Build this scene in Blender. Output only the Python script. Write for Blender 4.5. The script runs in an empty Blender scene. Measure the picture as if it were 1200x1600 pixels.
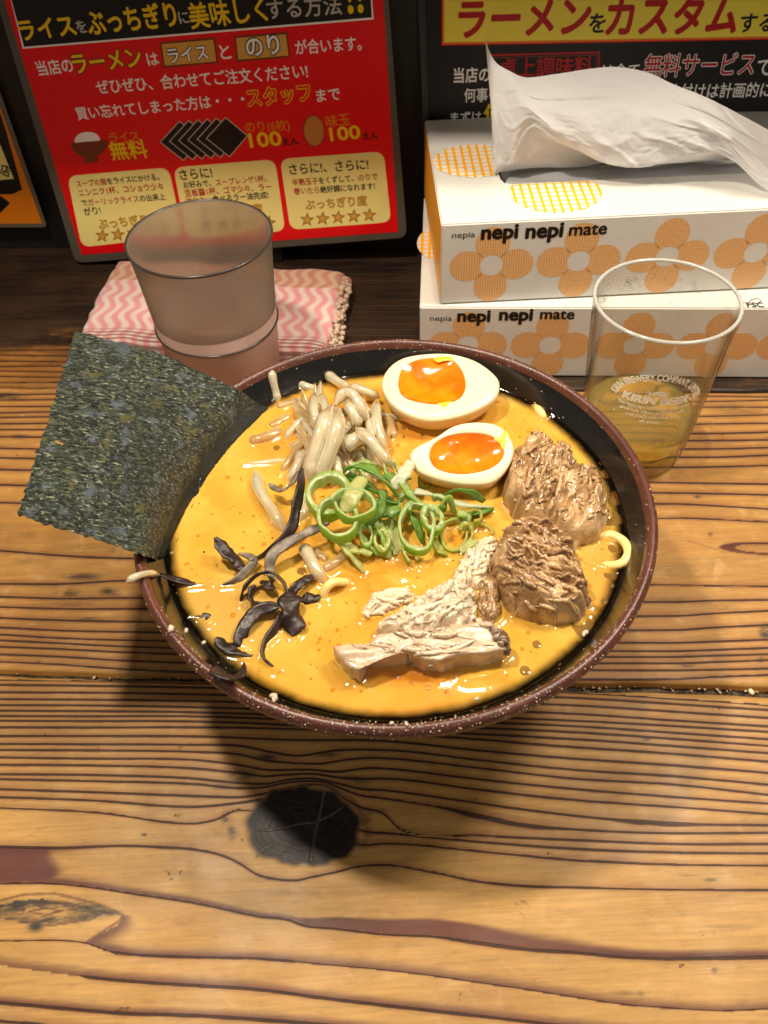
import bpy, bmesh, math, random
import numpy as np
from mathutils import Vector, Matrix, noise, kdtree

rnd = random.Random(7)
S = bpy.context.scene
COL = S.collection
rad = math.radians

# ------------------------------------------------------------------ camera
F_PX, PITCH, ROLL, CY, CZ = 1323.42, 0.84422, -0.04732, -0.21062, 0.30598
_fw = Vector((0, math.cos(PITCH), -math.sin(PITCH)))
_r = Vector((1, 0, 0)); _u = _r.cross(_fw)
RT = math.cos(ROLL) * _r + math.sin(ROLL) * _u
UP = -math.sin(ROLL) * _r + math.cos(ROLL) * _u
EYE = Vector((0, CY, CZ))
cam = bpy.data.cameras.new('camera'); camo = bpy.data.objects.new('camera', cam); COL.objects.link(camo)
cam.sensor_fit = 'VERTICAL'; cam.sensor_height = 24.0; cam.lens = 24.0 * F_PX / 1600.0
cam.clip_start = 0.01; cam.clip_end = 20
m3 = Matrix((RT, UP, -_fw)).transposed()
camo.matrix_world = Matrix.Translation(EYE) @ m3.to_4x4()
cam.dof.use_dof = True; cam.dof.focus_distance = 0.335; cam.dof.aperture_fstop = 14
S.camera = camo

# ------------------------------------------------------------------ light
W = bpy.data.worlds.new('World'); S.world = W; W.use_nodes = True
bg = W.node_tree.nodes['Background']; bg.inputs[0].default_value = (1.0, 0.87, 0.72, 1); bg.inputs[1].default_value = 0.17
def area(name, loc, target, size, power, col, sy=None):
    l = bpy.data.lights.new(name, 'AREA'); l.size = size; l.energy = power; l.color = col
    if sy: l.shape = 'RECTANGLE'; l.size_y = sy
    o = bpy.data.objects.new(name, l); COL.objects.link(o); o.location = loc
    o.rotation_euler = (Vector(target) - Vector(loc)).to_track_quat('-Z', 'Y').to_euler()
    return o
WARM = (1.0, 0.87, 0.69)
area('overhead_light', (-0.150, 0.045, 0.52), (0.0, 0.02, 0), 0.034, 2.45, WARM)
area('overhead_light', (0.31, 0.09, 0.53), (0.02, 0.0, 0), 0.10, 2.6, WARM)
area('overhead_light', (0.06, 0.135, 0.56), (0.06, 0.13, 0), 0.03, 0.9, WARM)  # unseen lamp added above the boxes to brighten their tops
area('overhead_light', (0.34, -0.42, 0.62), (0.08, 0.12, 0.03), 0.05, 0.45, (1.0, 0.89, 0.76))
area('front_fill', (-0.30, -0.42, 0.80), (-0.05, 0.05, 0), 0.30, 0.45, (1.0, 0.90, 0.76), 0.05)  # long fill light added at the front left
S.view_settings.view_transform = 'Standard'; S.view_settings.look = 'None'
S.view_settings.exposure = 0.0; S.view_settings.gamma = 1.0
S.cycles.use_denoising = True
S.cycles.max_bounces = 14; S.cycles.transmission_bounces = 12; S.cycles.transparent_max_bounces = 16
S.cycles.caustics_refractive = True; S.cycles.sample_clamp_indirect = 6

# ------------------------------------------------------------------ helpers
def ray(x, y): return F_PX * _fw + (x - 600) * RT - (y - 800) * UP
def at(x, y, z=0.0):                      # where the sight line through a photo point meets height z
    d = ray(x, y); return EYE + d * ((z - EYE.z) / d.z)
def onp(x, y, P, n):                      # ... meets the plane through P with normal n
    d = ray(x, y); return EYE + d * ((P - EYE).dot(n) / d.dot(n))
def link(o, parent=None):
    COL.objects.link(o)
    if parent: o.parent = parent
    return o
def mobj(name, verts, faces, mat=None, parent=None, smooth=False, mats=None, fm=None):
    me = bpy.data.meshes.new(name); me.from_pydata([tuple(v) for v in verts], [], faces); me.update()
    o = bpy.data.objects.new(name, me)
    for m in (mats or ([mat] if mat else [])): me.materials.append(m)
    if smooth: me.shade_smooth()
    if fm is not None: me.polygons.foreach_set('material_index', fm)
    return link(o, parent)
def tag(o, label=None, cat=None, group=None, kind=None):
    if label: o['label'] = label
    if cat: o['category'] = cat
    if group: o['group'] = group
    if kind: o['kind'] = kind
    return o
def empty(name, loc=(0, 0, 0), rz=0.0):
    o = bpy.data.objects.new(name, None); o.empty_display_size = 0.01; COL.objects.link(o)
    o.location = loc; o.rotation_euler.z = rz; return o
def attr(o, name, vals):
    a = o.data.attributes.new(name, 'FLOAT', 'POINT'); a.data.foreach_set('value', np.asarray(vals, dtype=np.float32))
def centre(o):                            # put a mesh's origin at its base centre
    me = o.data; n = len(me.vertices); co = np.empty(n * 3, np.float32); me.vertices.foreach_get('co', co); co = co.reshape(-1, 3)
    c = Vector((float((co[:, 0].min() + co[:, 0].max()) / 2), float((co[:, 1].min() + co[:, 1].max()) / 2), float(co[:, 2].min())))
    me.transform(Matrix.Translation(-c)); o.location = c; return o

class NT:
    def __init__(s, name):
        s.m = bpy.data.materials.new(name); s.m.use_nodes = True; s.t = s.m.node_tree; s.n = s.t.nodes; s.b = s.n['Principled BSDF']; s.out = s.n['Material Output']
    def add(s, typ, **k):
        nd = s.n.new(typ)
        for a, v in k.items():
            if a.startswith('_'): nd.inputs[a[1:].replace('_', ' ')].default_value = v
            else: setattr(nd, a, v)
        return nd
    def lk(s, a, b): s.t.links.new(a, b)
    def val(s, x, sock):
        if hasattr(x, 'is_output'): s.lk(x, sock)
        else: sock.default_value = x
    def math(s, op, a, b=0.0, c=None, clamp=False):
        nd = s.add('ShaderNodeMath', operation=op); nd.use_clamp = clamp
        s.val(a, nd.inputs[0]); s.val(b, nd.inputs[1])
        if c is not None: s.val(c, nd.inputs[2])
        return nd.outputs[0]
    def step(s, x, a, b, lo=0.0, hi=1.0):
        nd = s.add('ShaderNodeMapRange', interpolation_type='SMOOTHSTEP'); s.val(x, nd.inputs[0])
        for i, v in zip((1, 2, 3, 4), (a, b, lo, hi)): s.val(v, nd.inputs[i])
        return nd.outputs[0]
    def mix(s, f, a, b, mode='MIX'):
        nd = s.add('ShaderNodeMix', data_type='RGBA', blend_type=mode); s.val(f, nd.inputs[0])
        for v, k in ((a, 6), (b, 7)):
            if hasattr(v, 'is_output'): s.lk(v, nd.inputs[k])
            else: nd.inputs[k].default_value = (*v, 1)
        return nd.outputs[2]
    def noise(s, scale, detail=4, rough=.55, vec=None, dist=0.0, stretch=None, coord='Object'):
        nd = s.add('ShaderNodeTexNoise'); nd.inputs['Scale'].default_value = scale; nd.inputs['Detail'].default_value = detail
        nd.inputs['Roughness'].default_value = rough; nd.inputs['Distortion'].default_value = dist
        v = vec or s.coord(coord)
        if stretch:
            mp = s.add('ShaderNodeMapping'); mp.inputs['Scale'].default_value = stretch; s.lk(v, mp.inputs[0]); v = mp.outputs[0]
        s.lk(v, nd.inputs['Vector']); return nd.outputs[0]
    def coord(s, which='Object'):
        if not hasattr(s, '_tc'): s._tc = s.add('ShaderNodeTexCoord')
        return s._tc.outputs[which]
    def attr(s, name): return s.add('ShaderNodeAttribute', attribute_name=name).outputs['Fac']
    def bump(s, h, strength=.5, dist=.001, prev=None):
        nd = s.add('ShaderNodeBump'); nd.inputs['Strength'].default_value = strength; nd.inputs['Distance'].default_value = dist
        s.lk(h, nd.inputs['Height']); 
        if prev: s.lk(prev, nd.inputs['Normal'])
        return nd.outputs[0]
    def set(s, **k):
        for a, v in k.items(): s.val(v, s.b.inputs[a.replace('_', ' ')])
        return s
def rgb(r, g, b):                         # sRGB 0..255 -> linear
    f = lambda c: (c / 255) / 12.92 if c <= 10 else ((c / 255 + .055) / 1.055) ** 2.4
    return (f(r), f(g), f(b))
def simple(name, col, rough=.5, spec=.5, **k):
    t = NT(name); t.b.inputs['Base Color'].default_value = (*col, 1); t.b.inputs['Roughness'].default_value = rough
    t.b.inputs['Specular IOR Level'].default_value = spec
    for a, v in k.items(): t.b.inputs[a.replace('_', ' ')].default_value = v
    return t.m

# ------------------------------------------------------------------ wood
def wood_material(name, tone=(.53, .300, .088), dark=False):
    t = NT(name)
    co = t.coord('Object')
    ring, gap, lw = t.attr('ring'), t.attr('gap'), t.attr('linewidth')
    band, knot, stain, crack, worn = t.attr('band'), t.attr('knot'), t.attr('stain'), t.attr('crack'), t.attr('worn')
    wob = t.math('ADD', t.math('MULTIPLY', t.noise(420, 3, .6, stretch=(.35, 1, 1)), .6), t.math('MULTIPLY', t.noise(28, 3, .6, stretch=(.5, 2.5, 1)), .7))
    fr = t.math('FRACT', t.math('ADD', ring, 0.0))
    below = t.math('MULTIPLY', fr, gap)                                    # mm past the last grain line
    above = t.math('MULTIPLY', t.math('SUBTRACT', 1.0, fr), gap)           # mm to the next
    w2 = t.math('MULTIPLY', lw, t.math('MULTIPLY_ADD', wob, 1.5, .10))
    notk = t.math('SUBTRACT', 1.0, knot)
    core = t.math('MAXIMUM', t.step(below, t.math('MULTIPLY', w2, .30), t.math('MULTIPLY', w2, .62), 1, 0),
                  t.step(above, t.math('MULTIPLY', w2, .12), t.math('MULTIPLY', w2, .34), 1, 0))
    core = t.math('MULTIPLY', core, notk)
    halo = t.math('MAXIMUM', t.step(below, 0, t.math('MULTIPLY', w2, 1.7), 1, 0), t.step(above, 0, t.math('MULTIPLY', w2, 2.3), .8, 0))
    fib = t.noise(900, 5, .65, stretch=(.05, 1, 1))
    fib2 = t.noise(170, 4, .6, stretch=(.10, 1, 1))
    blot = t.noise(26, 5, .62, stretch=(.6, 1, 1))
    blot2 = t.noise(85, 4, .6, dist=.6)
    c = t.mix(t.step(fib2, .25, .75), tuple(x * .84 for x in tone), tuple(x * 1.13 for x in tone))
    c = t.mix(t.step(blot, .38, .66), c, t.mix(1, c, (.86, .80, .72), 'MULTIPLY'))
    c = t.mix(t.step(blot2, .5, .8, 0, .55), c, (.66, .42, .19))
    c = t.mix(t.step(fib, .35, .8, 0, .6), c, tuple(x * .55 for x in tone)); c = t.mix(t.step(t.noise(330, 6, .75, stretch=(.35, 1, 1)), .52, .70, 0, .32), c, (.17, .075, .022))
    c = t.mix(t.math('MULTIPLY', halo, .62), c, (.165, .045, .024))
    c = t.mix(band, c, t.mix(t.step(fib2, .3, .7), (.075, .017, .012), (.12, .032, .020)))
    # little ticks, pores and dents
    vor = t.add('ShaderNodeTexVoronoi', feature='F1'); vor.inputs['Scale'].default_value = 150
    mp = t.add('ShaderNodeMapping'); mp.inputs['Scale'].default_value = (.55, 1, 1); t.lk(co, mp.inputs[0])
    dn = t.add('ShaderNodeTexNoise'); dn.inputs['Scale'].default_value = 240; t.lk(co, dn.inputs['Vector'])
    va = t.add('ShaderNodeVectorMath', operation='MULTIPLY_ADD'); t.lk(dn.outputs['Color'], va.inputs[0]); va.inputs[1].default_value = (.008,) * 3; t.lk(mp.outputs[0], va.inputs[2])
    t.lk(va.outputs[0], vor.inputs['Vector'])
    sep = t.add('ShaderNodeSeparateColor'); t.lk(vor.outputs['Color'], sep.inputs[0])
    tick = t.math('MULTIPLY', t.step(vor.outputs['Distance'], .06, .17, 1, 0), t.step(sep.outputs[0], .86, .93))
    tick = t.math('MULTIPLY', tick, .75)
    c = t.mix(tick, c, (.09, .035, .018))
    sc_ = t.noise(60, 2, .5, stretch=(1, 6, 1), dist=2.5); c = t.mix(t.math('MULTIPLY', t.step(t.math('ABSOLUTE', t.math('SUBTRACT', sc_, .5)), .004, .0, 0, .35), t.step(blot2, .5, .6)), c, (.12, .055, .02))
    smudge = t.math('MULTIPLY', stain, t.step(t.noise(210, 5, .7, stretch=(.3, 1, 1)), .30, .60))
    c = t.mix(smudge, c, (.035, .026, .020))
    c = t.mix(t.math('MULTIPLY', core, .93), c, (.030, .011, .009))
    kn = t.noise(120, 6, .7, dist=1.5)
    kc = t.mix(t.step(kn, .3, .7), (.004, .0035, .0035), (.028, .020, .018))
    c = t.mix(knot, c, kc)
    crk = t.step(t.math('MULTIPLY', crack, t.math('MULTIPLY_ADD', t.noise(260, 4, .7), 1.6, .1)), .35, .8, 0, .7); c = t.mix(crk, c, (.10, .075, .05))
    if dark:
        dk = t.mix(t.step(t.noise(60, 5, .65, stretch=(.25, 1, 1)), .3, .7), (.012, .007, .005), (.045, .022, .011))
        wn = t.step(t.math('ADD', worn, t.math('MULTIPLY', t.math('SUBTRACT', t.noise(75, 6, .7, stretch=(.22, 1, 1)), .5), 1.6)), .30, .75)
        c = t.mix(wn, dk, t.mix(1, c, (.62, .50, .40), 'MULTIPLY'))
    t.lk(c, t.b.inputs['Base Color'])
    r = t.math('ADD', t.step(t.noise(45, 4, .6), .3, .7, .42, .60), t.math('MULTIPLY', core, .15))
    t.lk(r, t.b.inputs['Roughness']); t.b.inputs['Specular IOR Level'].default_value = .34
    t.b.inputs['Coat Weight'].default_value = .05; t.b.inputs['Coat Roughness'].default_value = .3
    h = t.math('ADD', t.math('MULTIPLY', core, .9), t.math('ADD', t.math('MULTIPLY', fib2, .35), t.math('ADD', t.math('MULTIPLY', fib, .22), t.math('MULTIPLY', tick, -1.2))))
    h = t.math('ADD', h, t.math('MULTIPLY', crack, -.8))
    t.lk(t.bump(h, .55, .0005), t.b.inputs['Normal'])
    return t.m
M_WOOD = wood_material('pine_wood'); M_WOODM = wood_material('pine_wood_middle', tone=(.48, .250, .068)); M_WOODD = wood_material('dark_worn_wood', dark=True)

Z4 = lambda Y: 1040 + Y / 4
def L4(pts): return [(x, Z4(y)) for x, y in pts]
FX = (0, 150, 300, 600, 900, 1050, 1200)
front = [L4(zip(FX, r)) for r in [
    (85, 92, 105, 133, 165, 202, 243), (118, 125, 135, 165, 200, 237, 275), (165, 168, 178, 212, 247, 285, 325),
    (208, 212, 220, 260, 300, 340, 378), (245, 248, 258, 300, 343, 375, 412), (280, 283, 290, 333, 377, 417, 458),
    (313, 315, 315, 365, 415, 455, 500), (343, 345, 347, 400, 458, 500, 545), (383, 385, 383, 418, 508, 548, 598)]]
front += [L4(p) for p in [
    [(0, 438), (150, 438), (300, 440), (375, 450), (450, 463), (600, 470), (750, 530), (900, 580), (1050, 620), (1200, 668)],
    [(0, 488), (150, 490), (300, 493), (375, 500), (425, 540), (465, 562), (500, 545), (525, 529), (600, 527), (750, 590), (900, 650), (1050, 688), (1200, 742)],
    [(0, 525), (150, 528), (300, 537), (375, 555), (412, 590), (450, 605), (500, 612), (537, 590), (575, 577), (600, 577), (750, 640), (900, 705), (1050, 740), (1200, 805)],
    [(0, 572), (150, 580), (300, 587), (375, 620), (412, 648), (487, 650), (525, 663), (575, 640), (600, 642), (750, 710), (900, 770), (1050, 818), (1200, 860)],
    [(0, 617), (150, 622), (300, 640), (375, 670), (412, 690), (450, 680), (487, 675), (525, 695), (562, 707), (600, 705), (750, 775), (900, 838), (1050, 880), (1200, 925)],
    [(0, 677), (150, 682), (300, 703), (375, 733), (412, 738), (450, 712), (487, 704), (525, 733), (562, 768), (600, 778), (750, 860), (900, 937), (1050, 985), (1200, 995)],
    [(0, 707), (150, 720), (300, 737), (375, 763), (412, 758), (450, 728), (500, 722), (525, 752), (562, 808), (600, 828), (690, 885), (750, 938), (812, 990), (900, 1022), (1050, 1045), (1200, 1042)],
    [(0, 770), (150, 790), (300, 812), (375, 820), (412, 800), (450, 765), (487, 741), (512, 748), (537, 825), (565, 885), (600, 925), (625, 1020), (750, 1060), (900, 1088), (1050, 1112), (1200, 1112)],
    [(0, 820), (150, 842), (300, 880), (375, 855), (412, 835), (450, 850), (500, 920), (550, 1010), (575, 1040), (600, 1045), (750, 1100), (900, 1143), (1050, 1165), (1200, 1171)],
    [(0, 885), (150, 915), (300, 985), (337, 960), (372, 900), (400, 905), (450, 970), (500, 1050), (550, 1110), (575, 1120), (600, 1110), (750, 1158), (900, 1213), (1050, 1240), (1200, 1247)]]]
front += [
    [(0, 1322), (100, 1324), (150, 1322), (200, 1321), (250, 1323), (300, 1326), (350, 1337), (375, 1349), (400, 1365), (437, 1374), (462, 1375), (487, 1370), (525, 1362), (562, 1353), (600, 1351), (675, 1362), (750, 1377), (825, 1384), (900, 1386), (1050, 1389), (1200, 1390)],
    [(0, 1380), (75, 1380), (150, 1387), (200, 1395), (300, 1410), (350, 1420), (400, 1431), (450, 1437), (475, 1446), (525, 1451), (600, 1460), (675, 1463), (750, 1473), (825, 1483), (900, 1488), (975, 1495), (1050, 1497), (1200, 1495)],
    [(0, 1470), (132, 1473), (175, 1487), (225, 1492), (300, 1495), (350, 1496), (400, 1497), (500, 1506), (600, 1515), (675, 1524), (750, 1535), (825, 1546), (900, 1558), (975, 1569), (1050, 1575), (1125, 1579), (1200, 1576)],
    [(0, 1507), (100, 1521), (175, 1530), (300, 1539), (400, 1545), (500, 1558), (600, 1570), (750, 1587), (900, 1604), (1200, 1630)],
    [(0, 1566), (100, 1575), (200, 1583), (300, 1586), (400, 1592), (500, 1600), (700, 1622), (1200, 1670)],
    [(0, 1594), (100, 1603), (300, 1622), (700, 1660), (1200, 1700)], [(0, 1660), (1200, 1760)], [(0, 1700), (1200, 1800)]]
ML = [(603, 605, 607), (617, 615, 613), (625, 624, 623), (635, 635, 634), (645, 643, 643), (652, 651, 651), (662, 661, 661), (671, 671, 671), (682, 683, 684), (700, 702, 704), (715, 717, 719), (733, 736, 738),
      (757, 760, 763), (785, 787, 789), (860, 868, 872), (912, 912, 907), (932, 935, 934), (948, 951, 951), (965, 969, 971), (980, 985, 987), (991, 997, 1000), (1000, 1005, 1010), (1010, 1014, 1019), (1022, 1026, 1032), (1033, 1038, 1045)]
MR = [(609, 610, 611), (619, 619, 620), (627, 627, 625), (636, 636, 636), (650, 650, 648), (663, 662, 661), (677, 677, 675), (688, 688, 687), (701, 701, 699), (714, 714, 711), (730, 729, 727), (754, 755, 756), (770, 771, 773),
      (787, 790, 795), (809, 811, 815), (914, 915, 916), (940, 938, 937), (962, 958, 954), (984, 980, 976), (1004, 1002, 999), (1017, 1015, 1012), (1026, 1024, 1022), (1036, 1034, 1031), (1047, 1046, 1044), (1060, 1057, 1054)]
ML.insert(14, (822, 824, 826)) if False else None
# left has one line fewer between 785 and 860: pair them through the bowl in order
middle = []
ri = 0
for i, l in enumerate(ML):
    r = MR[i]
    middle.append([(0, l[0]), (100, l[1]), (200, l[2]), (1055, r[0]), (1117, r[1]), (1200, r[2])])
def curve_eval(pts, xs):
    p = np.array(pts, float); x, y = p[:, 0], p[:, 1]
    if len(x) < 3: return np.interp(xs, x, y) + np.where(xs > x[-1], (xs - x[-1]) * (y[-1] - y[-2]) / (x[-1] - x[-2]), 0) + np.where(xs < x[0], (xs - x[0]) * (y[1] - y[0]) / (x[1] - x[0]), 0)
    h = np.diff(x); d = np.diff(y) / h; m = np.zeros_like(y); m[1:-1] = (d[:-1] + d[1:]) / 2; m[0] = d[0]; m[-1] = d[-1]
    m[1:-1] = np.where(d[:-1] * d[1:] < 0, m[1:-1] * .4, m[1:-1])
    xc = np.clip(xs, x[0], x[-1]); i = np.clip(np.searchsorted(x, xc) - 1, 0, len(h) - 1); t = (xc - x[i]) / h[i]
    r = (2 * t**3 - 3 * t**2 + 1) * y[i] + (t**3 - 2 * t**2 + t) * h[i] * m[i] + (-2 * t**3 + 3 * t**2) * y[i + 1] + (t**3 - t**2) * h[i] * m[i + 1]
    return r + np.where(xs > x[-1], (xs - x[-1]) * d[-1], 0) + np.where(xs < x[0], (xs - x[0]) * d[0], 0)
def proj_np(P):
    D = P - np.array(EYE); k = D @ np.array(_fw)
    return 600 + F_PX * (D @ np.array(RT)) / k, 800 - F_PX * (D @ np.array(UP)) / k
PXMM = lambda v: v * 0 + 3.6
YAW = -0.0834
AX = np.array((math.cos(YAW), math.sin(YAW))); AY = np.array((-math.sin(YAW), math.cos(YAW)))
def sdist(px, py, pts):
    d = np.full(px.shape, 1e9)
    for (x0, y0), (x1, y1) in zip(pts, pts[1:]):
        vx, vy = x1 - x0, y1 - y0; t = np.clip(((px - x0) * vx + (py - y0) * vy) / (vx * vx + vy * vy), 0, 1)
        d = np.minimum(d, np.hypot(px - x0 - t * vx, py - y0 - t * vy))
    return d
def sm(a, b, x): t = np.clip((x - a) / (b - a), 0, 1); return t * t * (3 - 2 * t)
def wob2(px, py, s, seed):
    return np.sin(px / s + 1.7 * np.sin(py / s * .8 + seed)) * np.cos(py / s * 1.3 + seed * 2 + np.sin(px / s * .6))
def plank(name, label, x0, x1, yb, yf, step, lines, mat, parent, thick=.028):
    """grid slab; yb/yf give the far and near edges along the slab (functions of its length)"""
    nx = int((x1 - x0) / step) + 1; xs = np.linspace(x0, x1, nx)
    eb, ef = yb(xs), yf(xs); ny = int((eb - ef).mean() / step) + 1
    T = np.linspace(0, 1, ny)[:, None]; Yl = ef[None, :] * (1 - T) + eb[None, :] * T; Xl = np.broadcast_to(xs[None, :], Yl.shape)
    P = np.zeros((ny * nx, 3)); P[:, :2] = Xl.reshape(-1, 1) * AX + Yl.reshape(-1, 1) * AY
    px, py = proj_np(P); px = np.clip(px, -260, 1460)
    K = len(lines); Yk = np.stack([curve_eval(l, px) for l in lines]); Yk = np.maximum.accumulate(Yk + np.arange(K)[:, None] * 1e-3, 0)
    idx = (Yk <= py[None]).sum(0)
    lo = np.where(idx > 0, Yk[np.clip(idx - 1, 0, K - 1), np.arange(len(px))], Yk[0] - 16 + 0 * px)
    hi = np.where(idx < K, Yk[np.clip(idx, 0, K - 1), np.arange(len(px))], Yk[-1] + 30)
    far = (idx == 0) | (idx == K)
    ring = idx + np.clip((py - lo) / np.maximum(hi - lo, .5), 0.02 * far, 1 - .02 * far)
    ring = np.where(idx == 0, .5, ring); 
    gap = np.maximum(hi - lo, 1.0) / 3.8
    V = P.copy()
    # rounded edges
    ed = np.minimum(T * (eb - ef), (1 - T) * (eb - ef)).reshape(-1); V[:, 2] -= .0012 * np.exp(-ed / .0009)
    n0 = len(V)
    I = np.arange(ny * nx).reshape(ny, nx)
    F = np.stack([I[:-1, :-1], I[:-1, 1:], I[1:, 1:], I[1:, :-1]], -1).reshape(-1, 4)
    # skirt
    rim = np.concatenate([I[0, :], I[1:, -1], I[-1, -2::-1], I[-2:0:-1, 0]]); B = V[rim].copy(); B[:, 2] = -thick
    V = np.vstack([V, B]); m = len(rim); a = np.arange(m); b = (a + 1) % m
    F = np.vstack([F, np.stack([rim[b], rim[a], n0 + a, n0 + b], -1)])
    me = bpy.data.meshes.new(name); me.vertices.add(len(V)); me.vertices.foreach_set('co', V.astype(np.float32).ravel())
    me.loops.add(F.size); me.polygons.add(len(F)); me.loops.foreach_set('vertex_index', F.astype(np.int32).ravel())
    me.polygons.foreach_set('loop_start', np.arange(0, F.size, 4, dtype=np.int32)); me.update(calc_edges=True); me.shade_smooth()
    me.materials.append(mat); o = bpy.data.objects.new(name, me); link(o, parent); o['label'] = label
    pad = lambda v: np.concatenate([v, np.zeros(m) + (v[rim] if len(v) else 0)])
    lw = np.full(len(px), 1.22)
    k_near = np.where((py - lo) < (hi - py), idx - 1, idx)
    band = np.zeros(len(px)); knot = band.copy(); stain = band.copy(); crack = band.copy(); worn = band.copy()
    def smudge(x, y, rx, ry, s=1.0):
        d = np.hypot((px - x) / rx, (py - y) / ry); np.maximum(stain, s * sm(1.15, .1, d), out=stain)
    if 'nearest' in label:
        lw = np.where(k_near == 14, 1.2 + 1.3 * sm(930, 1000, px) * sm(1120, 1040, px), lw)
        lw = np.where(k_near == 15, 1.2 + 1.7 * sm(670, 730, px) * sm(900, 830, px), lw)
        lw = np.where(k_near >= 19, 1.25, lw)
        lw = np.where((k_near == 21) & (px < 180), .6, lw)
        lw = np.where((k_near == 21) & (px > 460), .5, lw)
        lw = np.where((k_near == 20), 1.0 + .9 * sm(640, 760, px), lw)
        lw = np.where(k_near == 22, .05 + 1.6 * sm(120, 140, px), lw)
        lw = np.where(k_near >= 23, 1.7, lw)
        b1, b2, b3, b4, b5 = [curve_eval(front[i], px) for i in (19, 20, 21, 22, 23)]
        # 19 is the first long line under the knot, 20/21 bound the brown heartwood at the far left
        top, bot = curve_eval(front[19], px), curve_eval(front[20], px)
        ins = (py > top) & (py < bot)
        f1 = sm(120, 62, px + 22 * wob2(px, py, 16, 1)); e1 = np.maximum(sm(26, 0, py - top) * sm(170, 60, px), sm(24, 0, bot - py) * sm(230, 70, px))
        band = np.where(ins, np.maximum(f1, e1 * .9), band)
        th = np.interp(px, [0, 100, 150, 300, 450, 475, 525, 600, 675, 750, 825, 900, 975, 1050, 1200], [40, 14, 12, 12, 8, 12, 18, 24, 27, 28, 30, 22, 17, 14, 13])
        hard = np.interp(px, [0, 440, 480, 740, 830, 900, 1200], [.25, .25, .9, .9, .45, .35, .35])
        q = (bot - py) / th; band = np.maximum(band, np.where((q > 0) & (q < 1.5), np.where(q < hard, 1, sm(1.15, hard, q)) * .95, 0))
        for li, thk in ((21, 15), (22, 14), (23, 12)):
            bb = curve_eval(front[li], px); q = (bb - py) / thk
            s = np.where((q > -.1) & (q < 2), sm(1.3, .05, q), 0) * (sm(120, 170, px) if li == 21 else 1)
            band = np.maximum(band, s * .80)
        q = (curve_eval(front[22], px) - 12 - py); band = np.maximum(band, sm(3.2, .5, abs(q)) * .4 * sm(420, 250, px))
        # chevron of heartwood right of the eye knot
        tipx = np.interp(py, [1420, 1432, 1445, 1473, 1488], [165, 192, 185, 133, 180]); 
        cin = (py > 1428) & (py < curve_eval(front[21], px) + 1) & (px > tipx)
        fade = np.interp(py, [1428, 1440, 1470, 1490], [14, 30, 62, 110]); band = np.maximum(band, np.where(cin, sm(1, .1, (px - tipx) / fade), 0) * .92)
        d = sdist(px, py, [(-40, 1412), (0, 1407), (37, 1398), (87, 1396), (150, 1412), (192, 1429), (188, 1438), (135, 1472)]); band = np.maximum(band, sm(3.4, .8, d) * .8)
        e = np.hypot((px - 70) / 112, (py - 1424) / 22); n1 = wob2(px, py, 9, 3) + .6 * wob2(px, py, 5, 8)
        stain = np.maximum(stain, sm(1.05, .8, e) * np.where(np.abs(e - .55 - .08 * n1) < .27, 1.5, .35))
        stain = np.where(e < .26 + .05 * n1, 0, stain)
        smudge(55, 1447, 18, 12, 1.2); smudge(172, 1426, 18, 7, 1.1)
        for a in ([(0, 1415), (60, 1409), (110, 1412), (150, 1424)], [(30, 1440), (80, 1446), (130, 1438)], [(45, 1424), (70, 1419), (98, 1423), (70, 1430), (45, 1424)]):
            band = np.maximum(band, sm(2.6, .6, sdist(px, py, a)) * .9)
        # the big black knot
        ang = np.arctan2(py - 1291, px - 474); e = np.hypot((px - 474) / (91 + 4 * np.sin(3 * ang)), (py - 1291) / (66 + 3 * np.sin(2 * ang + 1)))
        knot = sm(1.06, .90, e + .03 * np.sin(9 * ang) + .015 * np.sin(17 * ang))
        band = np.maximum(band, sm(.10, .0, np.abs(e - 1.08 - .02 * np.sin(2 * ang))) * .55 * sm(1.6, .2, np.abs(ang + .6)))
        for r_ in (.95, .88, .80, .70, .58, .44, .28): crack = np.maximum(crack, sm(.03, .0, np.abs(e - r_ - .02 * np.sin(5 * ang))) * .42 * sm(.6, 2.2, np.abs(ang - .2)))
        for a, w_ in (([(508, 1232), (503, 1258), (497, 1283), (491, 1310), (486, 1345)], 1.6), ([(497, 1284), (515, 1276), (535, 1263)], 1.1), ([(405, 1298), (440, 1295), (470, 1288), (497, 1286)], .9), ([(400, 1340), (412, 1325), (425, 1320)], 1.1), ([(448, 1330), (458, 1320), (463, 1310)], .9)):
            crack = np.maximum(crack, sm(2.6 * w_, .5, sdist(px, py, a)))
        stain *= (1 - knot)
        for s_ in ((378, 1213, 34, 15), (352, 1228, 40, 9, .7), (418, 1182, 28, 9), (512, 1180, 28, 8), (556, 1220, 30, 12), (362, 1296, 10, 24), (352, 1280, 9, 14), (405, 1255, 9, 9), (225, 1304, 6, 4, 1.6), (1117, 1516, 7, 5, 1.6), (1010, 1155, 9, 4, 1.2),
                   (575, 1290, 12, 30, .8), (1110, 1375, 14, 4, .9), (1075, 1368, 24, 3, .5), (1140, 1448, 55, 4, .45), (975, 1552, 30, 7, .5), (1000, 1553, 12, 8, .5), (280, 1365, 30, 12, .3), (330, 1300, 20, 10, .3), (240, 1450, 18, 12, .35), (285, 1440, 22, 10, .3), (455, 1395, 60, 6, .35)): smudge(*s_)
    elif 'middle' in label:
        lw = np.full(len(px), 1.0); lw = np.where(k_near == 0, 1.8, lw)
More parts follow.
